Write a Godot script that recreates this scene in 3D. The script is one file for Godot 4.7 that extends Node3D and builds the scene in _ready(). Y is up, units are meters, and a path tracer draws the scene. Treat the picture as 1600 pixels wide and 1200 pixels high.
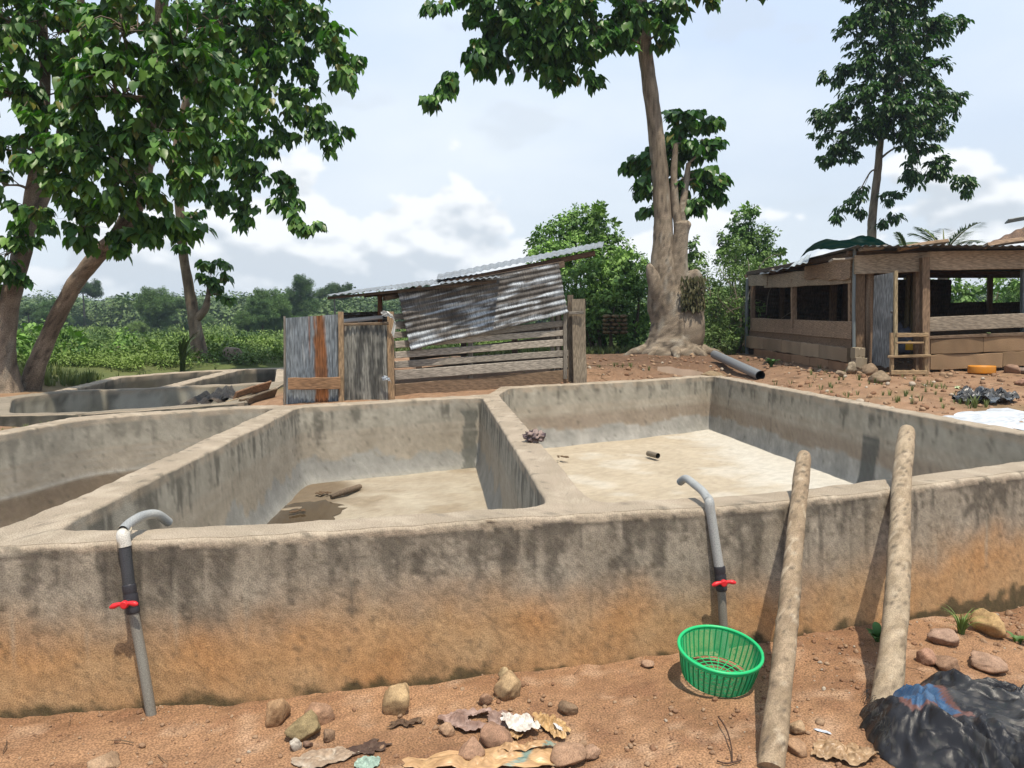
extends Node3D

const F := 1203.0
const EYE := 1.6
const TILT := 0.08294
const RIM := 0.70
var rng := RandomNumberGenerator.new()
var nz := FastNoiseLite.new()
var nf := FastNoiseLite.new()
var n1 := FastNoiseLite.new()
var M := {}
var T := {}
var used := {}

class Geo:
	var v := PackedVector3Array()
	var c := PackedColorArray()
	var uv := PackedVector2Array()
	var ix := PackedInt32Array()
	var seams := []
	func add(p: Vector3, col: Color, u := Vector2.ZERO) -> int:
		v.append(p)
		c.append(col)
		uv.append(u)
		return v.size() - 1
	func tri(a: int, b: int, d: int) -> void:
		ix.append(a)
		ix.append(d)
		ix.append(b)
	func quad(a: int, b: int, d: int, e: int) -> void:
		tri(a, b, d)
		tri(a, d, e)
	func mesh() -> ArrayMesh:
		var n := PackedVector3Array()
		n.resize(v.size())
		for k in range(0, ix.size(), 3):
			var a := ix[k]
			var d := ix[k + 1]
			var b := ix[k + 2]
			var w := (v[b] - v[a]).cross(v[d] - v[a])
			n[a] += w
			n[b] += w
			n[d] += w
		for s in seams:
			var w: Vector3 = n[s.x] + n[s.y]
			n[s.x] = w
			n[s.y] = w
		for k in n.size():
			n[k] = n[k].normalized() if n[k].length_squared() > 1e-20 else Vector3.UP
		var arr := []
		arr.resize(Mesh.ARRAY_MAX)
		arr[Mesh.ARRAY_VERTEX] = v
		arr[Mesh.ARRAY_NORMAL] = n
		arr[Mesh.ARRAY_COLOR] = c
		arr[Mesh.ARRAY_TEX_UV] = uv
		arr[Mesh.ARRAY_INDEX] = ix
		var m := ArrayMesh.new()
		m.add_surface_from_arrays(Mesh.PRIMITIVE_TRIANGLES, arr)
		return m

# ---------- where things stand ----------
func ray(px: float, py: float) -> Vector3:
	var x := (px - 800.0) / F
	var y := (600.0 - py) / F
	return Vector3(x, y * cos(TILT) - sin(TILT), -cos(TILT) - y * sin(TILT))

func pt(px: float, py: float, d: float) -> Vector3:
	var r := ray(px, py)
	return Vector3(0, EYE, 0) + r * (d / -r.z)

func pg(px: float, py: float, y: float) -> Vector3:
	var r := ray(px, py)
	return Vector3(0, EYE, 0) + r * ((y - EYE) / r.y)

func pp(px: float, py: float) -> Vector2:
	var p := pg(px, py, RIM)
	return Vector2(p.x, -p.z)

func on_ground(px: float, py: float) -> Vector3:
	var y := 0.3
	for k in 12:
		var p := pg(px, py, y)
		y = lerpf(y, terr(p.x, -p.z), 0.7)
	var q := pg(px, py, y)
	return Vector3(q.x, terr(q.x, -q.z), q.z)

func seen_at(p: Vector3) -> Vector2:
	var y := p.y - EYE
	var fwd := -p.z * cos(TILT) - y * sin(TILT)
	var up := y * cos(TILT) - p.z * sin(TILT)
	if fwd < 0.1:
		return Vector2(-9999, -9999)
	return Vector2(800 + F * p.x / fwd, 600 - F * up / fwd)

func ns(p: Vector3) -> float:
	return nz.get_noise_3dv(p)

func nsf(p: Vector3) -> float:
	return nf.get_noise_3dv(p)

func nso(p: Vector3) -> float:
	return n1.get_noise_3dv(p)

func mixc(a: Color, b: Color, t: float) -> Color:
	return a.lerp(b, clampf(t, 0, 1))

func rr(a: float, b: float) -> float:
	return rng.randf_range(a, b)

func rdir() -> Vector3:
	return Vector3(rng.randfn(), rng.randfn(), rng.randfn()).normalized()

func terr(x: float, d: float) -> float:
	var h := smoothstep(5.0, 6.8, d) * 0.6 + smoothstep(7.6, 11.0, d) * 0.22
	h -= 0.13 * exp(-pow((x + 0.3) / 1.3, 2.0) - pow((d - 10.4) / 0.9, 2.0))
	h -= smoothstep(17.0, 50.0, d) * 0.5
	h += smoothstep(90.0, 330.0, d) * 4.5
	h -= 0.10 * smoothstep(1.7, 3.2, x) * (1.0 - smoothstep(4.6, 5.6, d))
	h += 0.10 * smoothstep(13.0, 15.5, d) * exp(-pow((x - 3.1) / 2.0, 2.0)) * exp(-pow((d - 15.5) / 2.0, 2.0))
	var p := Vector3(x, 0, d)
	h += 0.022 * ns(p * 1.6) + 0.010 * ns(p * 7.0)
	if d > 6.0:
		h += 0.05 * ns(p * 0.5 + Vector3(9, 0, 0))
	if d > 5.6 and d < 15.6 and x > -7.6 and x < 5.4:
		h = minf(h, lerpf(RIM - 0.035, h, smoothstep(0.03, 1.0, block_dist(x, d))))
	if d > 30.0:
		h += 0.5 * ns(p * 0.03) * smoothstep(30.0, 60.0, d)
	return h

# ---------- nodes ----------
func numbered(n: String) -> String:
	if not used.has(n):
		used[n] = 0
		return n
	used[n] += 1
	return "%s_%03d" % [n, used[n]]

func tag(o: Node, label: String, category := "", group := "", kind := "") -> Node:
	o.set_meta("label", label)
	if category:
		o.set_meta("category", category)
	if group:
		o.set_meta("group", group)
	if kind:
		o.set_meta("kind", kind)
	return o

func thing(called: String, label: String, category: String, at := Vector3.ZERO, group := "") -> Node3D:
	var o := Node3D.new()
	o.name = numbered(called)
	add_child(o)
	o.position = at
	tag(o, label, category, group)
	return o

# a mesh in world coordinates, hung under its thing
func put(g, called: String, mat: Material, parent: Node3D = null) -> MeshInstance3D:
	var o := MeshInstance3D.new()
	var mesh = g.mesh() if g is Geo else g
	o.mesh = mesh
	o.material_override = mat
	if parent == null or parent == self:
		o.name = numbered(called)
		add_child(o)
	else:
		o.name = called
		parent.add_child(o, true)
		var up := Vector3.ZERO
		var q: Node = parent
		while q != self:
			up += q.position
			q = q.get_parent()
		o.position = -up
	return o

func put_many(mesh: Mesh, xs: Array, cols: Array, called: String, mat: Material, parent: Node3D = null) -> MultiMeshInstance3D:
	var mm := MultiMesh.new()
	mm.transform_format = MultiMesh.TRANSFORM_3D
	mm.use_colors = true
	mm.mesh = mesh
	mm.instance_count = xs.size()
	for k in xs.size():
		mm.set_instance_transform(k, xs[k])
		mm.set_instance_color(k, cols[k])
	var o := MultiMeshInstance3D.new()
	o.multimesh = mm
	o.material_override = mat
	if parent == null:
		o.name = numbered(called)
		add_child(o)
	else:
		o.name = called
		parent.add_child(o, true)
		var up := Vector3.ZERO
		var q: Node = parent
		while q != self:
			up += q.position
			q = q.get_parent()
		o.position = -up
	o.set_meta("kind", "stuff")
	return o

# ---------- shapes ----------
func tube(g: Geo, pts: Array, rad: Array, sides: int, col: Callable, rough := 0.0, rf := 3.0, cap := true, foot := true) -> void:
	var n := pts.size()
	var a := Vector3.ZERO
	var rings := []
	var along := 0.0
	for k in n:
		var p: Vector3 = pts[k]
		var t: Vector3 = (pts[mini(k + 1, n - 1)] - pts[maxi(k - 1, 0)]).normalized()
		if k == 0:
			a = t.cross(Vector3(0.31, 0.2, 0.93)).normalized()
			if a.length() < 0.1:
				a = t.cross(Vector3.RIGHT).normalized()
		else:
			along += p.distance_to(pts[k - 1])
		a = (a - t * a.dot(t)).normalized()
		var b := t.cross(a)
		var r: float = rad[k]
		var first := g.v.size()
		for s in sides + 1:
			var w := TAU * (s % sides) / sides
			var dir := a * cos(w) + b * sin(w)
			var q := p + dir * r
			if rough > 0.0:
				q += dir * r * rough * (ns(q * rf) + 0.5 * ns(q * rf * 3.1))
			g.add(q, col.call(q), Vector2(float(s) / sides * TAU * r * 1.0, along))
		g.seams.append(Vector2i(first, first + sides))
		rings.append(first)
	for k in n - 1:
		for s in sides:
			g.quad(rings[k] + s, rings[k] + s + 1, rings[k + 1] + s + 1, rings[k + 1] + s)
	if cap:
		for e in 2:
			if e == 0 and not foot:
				continue
			var k: int = 0 if e == 0 else n - 1
			var f0 := g.v.size()
			var p: Vector3 = pts[k]
			g.add(p, col.call(p), Vector2(0, along * e))
			for s in sides + 1:
				var q: Vector3 = g.v[rings[k] + s]
				g.add(q, col.call(q), Vector2(0.1 * (q - p).x, 0.1 * (q - p).y))
			for s in sides:
				if e == 0:
					g.tri(f0, f0 + 2 + s, f0 + 1 + s)
				else:
					g.tri(f0, f0 + 1 + s, f0 + 2 + s)

func curve(pts: Array, per: int) -> Array:
	var c := []
	for k in pts.size() - 1:
		var p0 = pts[maxi(k - 1, 0)]
		var p1 = pts[k]
		var p2 = pts[k + 1]
		var p3 = pts[mini(k + 2, pts.size() - 1)]
		for s in per:
			var t := float(s) / per
			if p1 is Vector3:
				c.append((p1 as Vector3).cubic_interpolate(p2, p0, p3, t))
			else:
				c.append(cubic_interpolate(p1, p2, p0, p3, t))
	c.append(pts[-1])
	return c

# a plank between two points; wide is measured along up, thick along the face normal
func board(g: Geo, p0: Vector3, p1: Vector3, up: Vector3, w0: float, w1: float, th: float, col: Color, wear := 0.06, seg := 7) -> void:
	var t := (p1 - p0).normalized()
	var nrm := t.cross(up).normalized()
	var u := nrm.cross(t).normalized()
	var ch := minf(0.006, th * 0.3)
	var sd := rr(0, 50)
	col = col * rr(0.82, 1.18)
	var off := Vector2(rr(0, 3), rr(0, 3))
	var bow := rr(-0.012, 0.012)
	var secs := []
	for k in seg + 1:
		var f := float(k) / seg
		var p := p0.lerp(p1, f) + nrm * bow * sin(f * PI) * 2.0
		var h := lerpf(w0, w1, f) * 0.5
		var wa := h * (1.0 + wear * ns(Vector3(sd, f * 5.0, 0)) * 2.0)
		var wb := h * (1.0 + wear * ns(Vector3(sd + 9, f * 5.0, 0)) * 2.0)
		var x := 0.0
		if k == 0 or k == seg:
			x = rr(-0.5, 0.5) * wear * h
		p += t * x
		var b := th * 0.5
		secs.append([p + u * wa + nrm * (b - ch), p + u * (wa - ch) + nrm * b, p - u * (wb - ch) + nrm * b, p - u * wb + nrm * (b - ch),
			p - u * wb - nrm * (b - ch), p - u * (wb - ch) - nrm * b, p + u * (wa - ch) - nrm * b, p + u * wa - nrm * (b - ch)])
	var ln := p0.distance_to(p1)
	var around := 0.0
	for s in 8:
		var s2 := (s + 1) % 8
		var side: float = (secs[0][s] as Vector3).distance_to(secs[0][s2])
		var f0 := g.v.size()
		for k in seg + 1:
			var f := float(k) / seg
			for e in 2:
				var q: Vector3 = secs[k][s if e == 0 else s2]
				var sh := 1.0 + 0.35 * ns(q * 3.0 + Vector3(sd, 0, 0))
				g.add(q, Color(col.r * sh, col.g * sh, col.b * sh), Vector2(off.x + around + side * e, off.y + f * ln))
		for k in seg:
			g.quad(f0 + 2 * k, f0 + 2 * k + 1, f0 + 2 * k + 3, f0 + 2 * k + 2)
		around += side
	for e in 2:
		var f0 := g.v.size()
		for s in 8:
			var q: Vector3 = secs[0 if e == 0 else seg][s]
			g.add(q, col * 0.8, Vector2(off.x + u.dot(q) * 0.3, off.y))
		for s in range(1, 7):
			if e == 0:
				g.tri(f0, f0 + s + 1, f0 + s)
			else:
				g.tri(f0, f0 + s, f0 + s + 1)

func plank(called: String, parent: Node3D, a: Vector3, b: Vector3, w0: float, w1: float, th: float, col: Color, up := Vector3.UP, wear := 0.06, seg := 7) -> MeshInstance3D:
	var g := Geo.new()
	board(g, a, b, up, w0, w1, th, col, wear, seg)
	return put(g, called, M.wood, parent)

# plank between two image columns: top and bottom rows at each end
func rail(called: String, parent: Node3D, x0: float, t0: float, b0: float, d0: float, x1: float, t1: float, b1: float, d1: float, th: float, col: Color, wear := 0.05) -> MeshInstance3D:
	var a := pt(x0, (t0 + b0) * 0.5, d0)
	var b := pt(x1, (t1 + b1) * 0.5, d1)
	return plank(called, parent, a, b, (b0 - t0) * d0 / F, (b1 - t1) * d1 / F, th, col, Vector3.UP, wear)

# upright plank or post: x range in the picture, foot and head rows
func stud(called: String, parent: Node3D, xa: float, xb: float, top: float, foot: float, d: float, th: float, col: Color, lean := 0.0) -> MeshInstance3D:
	var w := (xb - xa) * d / F
	var a := pt((xa + xb) * 0.5, foot, d)
	var b := pt((xa + xb) * 0.5 + lean, top, d)
	return plank(called, parent, a, b, w, w, th, col, Vector3.LEFT, 0.04)

func patch(g: Geo, nu: int, nv: int, fn: Callable, flip := false) -> void:
	var f0 := g.v.size()
	for j in nv + 1:
		for i in nu + 1:
			var r: Array = fn.call(float(i) / nu, float(j) / nv)
			g.add(r[0], r[1], r[2] if r.size() > 2 else Vector2(float(i) / nu, float(j) / nv))
	var w := nu + 1
	for j in nv:
		for i in nu:
			var a := f0 + j * w + i
			if flip:
				g.quad(a, a + w, a + w + 1, a + 1)
			else:
				g.quad(a, a + 1, a + w + 1, a + w)

# corrugated sheet through four corners (a b along the bottom, d c along the top); ridges run from a-b to d-c, or along a-b
func zinc(called: String, parent: Node3D, a: Vector3, b: Vector3, c: Vector3, d: Vector3, ridges: int, deep: float, col: Callable, mat: Material, cross := false, dent := 0.01, toothy := 0.0) -> MeshInstance3D:
	var g := Geo.new()
	var nrm := (b - a).cross(d - a).normalized()
	var nu := 24 if cross else ridges * 8
	var nv := ridges * 8 if cross else 24
	var sd := rr(0, 90)
	patch(g, nu, nv, func(u: float, v: float) -> Array:
		var vv := v
		if toothy > 0.0:
			vv = v + (1.0 - v) * toothy * ns(Vector3(u * 4.0, sd, 1))
		var p: Vector3 = a.lerp(b, u).lerp(d.lerp(c, u), vv)
		var w := v if cross else u
		p += nrm * (deep * 0.5 * sin(w * TAU * ridges) + dent * (ns(p * 1.5 + Vector3(sd, 0, 0)) + 0.6 * ns(p * 5.0)))
		return [p, col.call(u, v, p), Vector2(u * a.distance_to(b), v * a.distance_to(d))])
	return put(g, called, mat, parent)

func ball(g: Geo, at: Vector3, r: Vector3, rough: float, freq: float, col: Callable, nu := 20, nv := 12, flat := -1.0) -> void:
	var sd := Vector3(rr(-40, 40), rr(-40, 40), rr(-40, 40))
	var f0 := g.v.size()
	patch(g, nu, nv, func(u: float, v: float) -> Array:
		var w := (0.0 if u > 0.9999 else u) * TAU
		var e := (v - 0.5) * PI
		var n := Vector3(cos(w) * cos(e), sin(e), -sin(w) * cos(e))
		var k := 1.0 + rough * (nso(n * freq + sd) * 1.3 + 0.38 * nso(n * freq * 2.6 + sd) + 0.10 * ns(n * freq * 4.0 + sd))
		var p := n * r * k
		if p.y < flat * r.y:
			p.y = flat * r.y
		return [at + p, col.call(at + p), Vector2(u, v)])
	for j in nv + 1:
		g.seams.append(Vector2i(f0 + j * (nu + 1), f0 + j * (nu + 1) + nu))

# a boulder: a ball cut by random planes, with worn edges
func boulder(g: Geo, r: Vector3, angular: float, col: Callable, nu := 36, nv := 24) -> void:
	var planes := []
	for k in 13:
		planes.append([rdir(), rr(0.55, 0.95)])
	var sd := Vector3(rr(-40, 40), rr(-40, 40), rr(-40, 40))
	var f0 := g.v.size()
	patch(g, nu, nv, func(u: float, v: float) -> Array:
		var w := (0.0 if u > 0.9999 else u) * TAU
		var e := (v - 0.5) * PI
		var n := Vector3(cos(w) * cos(e), sin(e), -sin(w) * cos(e))
		var inv := 0.0
		for p in planes:
			var t: float = n.dot(p[0]) / p[1]
			if t > 0.0:
				inv += pow(t, 26.0)
		var k := lerpf(1.0, pow(inv + 0.08, -1.0 / 26.0), angular)
		k *= 1.0 + 0.07 * nso(n * 1.6 + sd) + 0.035 * ns(n * 3.5 + sd)
		var q := n * r * k
		return [q, col.call(q), Vector2(u, v)])
	for j in nv + 1:
		g.seams.append(Vector2i(f0 + j * (nu + 1), f0 + j * (nu + 1) + nu))

func rock(called: String, label: String, at: Vector3, r: Vector3, col: Color, turn := 0.0, rough := 0.3, sink := 0.25, freq := 1.3) -> Node3D:
	var g := Geo.new()
	boulder(g, r * 1.12, 0.95, func(p: Vector3) -> Color:
		var s := 0.9 + 0.35 * ns(p * 14.0) + 0.3 * ns(p * 45.0)
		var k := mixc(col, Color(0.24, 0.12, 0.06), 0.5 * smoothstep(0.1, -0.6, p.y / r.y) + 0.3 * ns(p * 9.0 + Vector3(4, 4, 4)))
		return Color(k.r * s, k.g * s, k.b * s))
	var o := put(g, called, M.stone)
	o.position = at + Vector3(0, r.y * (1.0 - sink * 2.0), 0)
	o.rotation = Vector3(rr(-0.2, 0.2), turn, rr(-0.2, 0.2))
	tag(o, label, "rock")
	return o

# a crumpled flat scrap on the ground
func scrap(called: String, label: String, category: String, at: Vector3, size: Vector2, turn: float, high: float, ragged: float, mat: Material, col: Callable, hole := 0.0, nrm_lift := 0.0) -> MeshInstance3D:
	var g := Geo.new()
	var sd := Vector3(rr(-40, 40), 0, rr(-40, 40))
	var nu := 90
	patch(g, nu, 26, func(u: float, v: float) -> Array:
		var w := (0.0 if u > 0.9999 else u) * TAU
		var dir := Vector3(cos(w), 0, -sin(w))
		var rad := lerpf(hole, 1.0, v) * (1.0 + ragged * (nso(dir * 1.2 + sd) * 1.3 + nso(dir * 3.0 + sd) * 0.6 + nso(dir * 9.0 + sd) * 0.18))
		var q := dir * rad * Vector3(size.x, 0, size.y)
		q = q.rotated(Vector3.UP, turn)
		var fold := absf(nso(q * 9.0 / (0.5 + 4.0 * size.x) + sd)) * 1.6 + 0.9 * absf(nso(q * 22.0 / (0.5 + 4.0 * size.x) + sd)) + 0.4 * absf(nso(q * 55.0 / (0.5 + 4.0 * size.x) + sd))
		q += Vector3(nso(q * 30.0 + sd), 0, nso(q * 30.0 - sd)) * high * 0.3
		var x := at.x + q.x
		var z := at.z + q.z
		var y := terr(x, -z) + 0.004 + nrm_lift + high * fold * (1.0 - 0.35 * v)
		var cc: Color = col.call(q, v, fold)
		return [Vector3(x, y, z), cc * (0.85 + 0.5 * absf(nso(q * 40.0)) + 0.25 * ns(q * 12.0)), Vector2(q.x, q.z)])
	for j in 27:
		g.seams.append(Vector2i(j * (nu + 1), j * (nu + 1) + nu))
	var o := put(g, called, mat)
	tag(o, label, category)
	return o

# ---------- materials ----------
func noise_tex(size: int, freq: float, oct: int, sx: float, sy: float, lo: float, hi: float, seed_: int, ridged := false) -> ImageTexture:
	var n := FastNoiseLite.new()
	n.seed = seed_
	n.noise_type = FastNoiseLite.TYPE_SIMPLEX_SMOOTH
	n.frequency = freq
	n.fractal_octaves = oct
	n.fractal_gain = 0.55
	if ridged:
		n.fractal_type = FastNoiseLite.FRACTAL_RIDGED
	var im := n.get_seamless_image(int(size * sx), int(size * sy))
	im.resize(size, size, Image.INTERPOLATE_CUBIC)
	im.convert(Image.FORMAT_L8)
	var b := im.get_data()
	for k in b.size():
		b[k] = int(clampf(lerpf(lo, hi, b[k] / 255.0), 0, 1) * 255.0)
	im = Image.create_from_data(size, size, false, Image.FORMAT_L8, b)
	return ImageTexture.create_from_image(im)

func mat(tex: Texture2D, bump: Texture2D, cm: float, scale: float, rough := 0.9, tri := true) -> StandardMaterial3D:
	var m := StandardMaterial3D.new()
	m.vertex_color_use_as_albedo = true
	m.roughness = rough
	m.metallic_specular = 0.4
	if tex:
		m.albedo_texture = tex
	if bump:
		m.heightmap_enabled = true
		m.heightmap_texture = bump
		m.heightmap_scale = cm
	m.uv1_scale = Vector3.ONE * scale
	m.uv1_triplanar = tri
	m.uv1_world_triplanar = tri
	return m

func make_materials() -> void:
	T.grain = noise_tex(1024, 0.05, 6, 1, 1, 0.62, 1.16, 3)
	T.pore = noise_tex(1024, 0.13, 4, 1, 1, 0.0, 1.0, 4)
	T.wood = noise_tex(512, 0.012, 5, 8, 0.6, 0.5, 1.15, 5)
	T.bark = noise_tex(1024, 0.03, 6, 1.5, 1, 0.5, 1.16, 6)
	T.dirt = noise_tex(1024, 0.03, 6, 1, 1, 0.5, 1.2, 7)
	T.lumps = noise_tex(1024, 0.03, 6, 1, 1, 0.0, 1.0, 8)
	T.streak = noise_tex(512, 0.02, 5, 3.0, 0.35, 0.6, 1.1, 9)
	M.concrete = mat(T.grain, T.pore, 0.26, 2.3, 0.92)
	M.ground = mat(T.dirt, T.dirt, 0.14, 2.9, 0.97)
	M.stone = mat(T.grain, T.pore, 0.15, 3.0, 0.85)
	M.wood = mat(T.wood, T.wood, 0.35, 2.0, 0.88, false)
	M.bark = mat(T.bark, T.bark, 0.9, 1.6, 0.92)
	M.pole = mat(T.grain, T.pore, 0.08, 2.5, 0.82)
	M.zinc = mat(T.streak, T.pore, 0.12, 1.4, 0.42, false)
	M.zinc.metallic = 0.55
	M.rust = mat(T.streak, T.pore, 0.25, 1.4, 0.62, false)
	M.rust.metallic = 0.25
	M.plastic = mat(null, null, 0, 1, 0.38, false)
	M.pvc = mat(T.grain, null, 0, 3.0, 0.45)
	M.dull = mat(null, null, 0, 1, 0.9, false)
	M.dull.metallic_specular = 0.08
	M.cloth = mat(T.grain, T.pore, 0.15, 9.0, 0.85)
	M.sack = mat(T.grain, T.pore, 0.06, 6.0, 0.27)
	M.leaf = mat(null, null, 0, 1, 0.38, false)
	M.leaf.backlight_enabled = true
	M.leaf.backlight = Color(0.55, 0.8, 0.18)
	M.far_leaf = mat(null, null, 0, 1, 0.6, false)
	M.far_leaf.backlight_enabled = true
	M.far_leaf.backlight = Color(0.4, 0.5, 0.15)
	M.water = mat(null, null, 0, 1, 0.08, false)

# ---------- concrete ----------
func inset(poly: Array, t: Array) -> Array:
	var n := poly.size()
	var o := []
	var area := 0.0
	for k in n:
		area += (poly[k] as Vector2).cross(poly[(k + 1) % n])
	var sg := 1.0 if area > 0 else -1.0
	for k in n:
		var a: Vector2 = poly[(k + n - 1) % n]
		var b: Vector2 = poly[k]
		var c: Vector2 = poly[(k + 1) % n]
		var d0 := (b - a).normalized()
		var d1 := (c - b).normalized()
		var n0 := Vector2(-d0.y, d0.x) * sg
		var n1 := Vector2(-d1.y, d1.x) * sg
		var t0: float = t[(k + n - 1) % n]
		var t1: float = t[k]
		if absf(d0.cross(d1)) < 0.12:
			o.append(b + (n0 + n1).normalized() * (t0 + t1) * 0.5)
		else:
			var hit = Geometry2D.line_intersects_line(a + n0 * t0, d0, b + n1 * t1, d1)
			o.append(hit)
	return o

func sample_loop(poly: Array, other: Array, step: float) -> Array:
	var a := PackedVector2Array()
	var b := PackedVector2Array()
	var n := poly.size()
	for k in n:
		var p: Vector2 = poly[k]
		var q: Vector2 = poly[(k + 1) % n]
		var p2: Vector2 = other[k]
		var q2: Vector2 = other[(k + 1) % n]
		var m := maxi(2, int(p.distance_to(q) / step))
		for s in m:
			a.append(p.lerp(q, float(s) / m))
			b.append(p2.lerp(q2, float(s) / m))
	return [a, b]

func relax(loop: PackedVector2Array, rounds: int) -> PackedVector2Array:
	var n := loop.size()
	for r in rounds:
		var o := PackedVector2Array()
		o.resize(n)
		for k in n:
			o[k] = loop[k] * 0.5 + (loop[(k + n - 1) % n] + loop[(k + 1) % n]) * 0.25
		loop = o
	return loop

func rim_y(p: Vector2) -> float:
	var q := Vector3(p.x, 0, p.y)
	return RIM + 0.012 * ns(q * 0.8) + 0.007 * ns(q * 4.0) + 0.003 * nsf(q * 9.0)

func rim_col(p: Vector3) -> Color:
	var k := mixc(Color(0.47, 0.39, 0.30), Color(0.36, 0.30, 0.225), 0.5 + 0.9 * ns(p * 2.3))
	k = mixc(k, Color(0.53, 0.45, 0.35), 0.8 * smoothstep(0.1, 0.5, ns(p * 5.0 + Vector3(3, 3, 3))))
	k = mixc(k, Color(0.13, 0.115, 0.09), 0.6 * smoothstep(0.32, 0.55, ns(p * 8.0 + Vector3(7, 1, 3))))
	return k

# streaks of black weathering that run down from the rim
func streaks(p: Vector3, reach: float) -> float:
	var t := clampf((RIM - p.y) / reach, 0, 1)
	var s := ns(Vector3(p.x * 2.2, p.y * 0.5, p.z * 2.2)) * 0.8 + ns(Vector3(p.x * 9.0, p.y * 0.9, p.z * 9.0)) * 0.85 + 0.4 * ns(p * 16.0)
	return smoothstep(0.02 + 0.55 * t, 0.5 + 0.5 * t, s + 0.38 * (1.0 - t))

func outer_col(p: Vector3) -> Color:
	var t := clampf((RIM - p.y) / 0.72, 0, 1.2)
	var w := ns(p * 1.1) * 0.20 + ns(p * 4.0) * 0.07
	var grey := mixc(Color(0.38, 0.335, 0.27), Color(0.27, 0.235, 0.185), 0.5 + 0.6 * ns(p * 3.0 + Vector3(5, 5, 5)))
	var clay := mixc(Color(0.47, 0.255, 0.11), Color(0.46, 0.31, 0.17), 0.5 + 0.8 * ns(p * 2.2 + Vector3(1, 8, 2)))
	var k := mixc(grey, clay, smoothstep(0.28, 0.72, t + w))
	var dark := maxf(streaks(p, 0.46) * 0.7, 0.8 * smoothstep(0.02, 0.5, ns(p * Vector3(3.2, 2.2, 3.2) + Vector3(30, 0, 4)) + 0.45 * ns(p * 11.0) + 0.2 * nsf(p * 14.0)) * (1.0 - smoothstep(0.25, 0.6, t)))
	k = mixc(k, Color(0.085, 0.074, 0.06), dark)
	var drip := smoothstep(0.16, 0.34, ns(Vector3(p.x * 15.0, p.y * 0.5, p.z * 15.0))) * smoothstep(0.0, 0.3, ns(Vector3(p.x, 7, p.z) * 1.7) + 0.1) * (1.0 - smoothstep(0.15, 0.75, t + 0.3 * ns(Vector3(p.x * 9.0, 2, p.z * 9.0))))
	k = mixc(k, Color(0.075, 0.066, 0.055), 0.7 * drip)
	# specks
	k = mixc(k, Color(0.11, 0.09, 0.065), 0.5 * smoothstep(0.36, 0.55, nsf(p * 7.0)) * (1.0 - 0.4 * t))
	# runs of lime
	var lime := smoothstep(0.45, 0.65, ns(Vector3(p.x * 9.0, p.y * 0.4, p.z * 9.0) + Vector3(20, 0, 0)))
	k = mixc(k, Color(0.42, 0.38, 0.30), 0.45 * lime * smoothstep(0.05, 0.2, t) * (1.0 - smoothstep(0.5, 0.8, t)))
	# moss along the foot
	var m := smoothstep(0.915, 0.98, t + 0.09 * ns(p * 1.7 + Vector3(2, 2, 9)) + 0.09 * ns(p * 8.0))
	k = mixc(k, mixc(Color(0.055, 0.048, 0.022), Color(0.11, 0.082, 0.042), 0.5 + ns(p * 12.0)), m * 0.92)
	var crack := absf(p.y - RIM + 0.045 + 0.02 * ns(Vector3(p.x, 0, p.z) * 2.0) + 0.008 * ns(Vector3(p.x, 3, p.z) * 9.0))
	k = mixc(k, Color(0.09, 0.075, 0.06), 0.6 * (1.0 - smoothstep(0.004, 0.016, crack)) * smoothstep(-0.15, 0.1, ns(Vector3(p.x, 5, p.z) * 1.5)))
	var s := 1.0 + 0.22 * nsf(p * 8.0) + 0.35 * nsf(p * 25.0)
	# skin of plaster at the rim
	if p.y > RIM - 0.035 + 0.02 * ns(p * 4.0):
		k = mixc(k, rim_col(p), 0.75)
	return Color(k.r * s, k.g * s, k.b * s)

func old_col(p: Vector3) -> Color:
	var k := mixc(Color(0.20, 0.185, 0.15), Color(0.09, 0.085, 0.07), 0.5 + 1.2 * ns(p * 2.0))
	k = mixc(k, Color(0.045, 0.045, 0.038), streaks(p, 0.9) * 0.85)
	k = mixc(k, Color(0.05, 0.06, 0.03), 0.6 * smoothstep(0.2, 0.5, ns(p * 3.0 + Vector3(8, 8, 8))))
	return k

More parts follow.
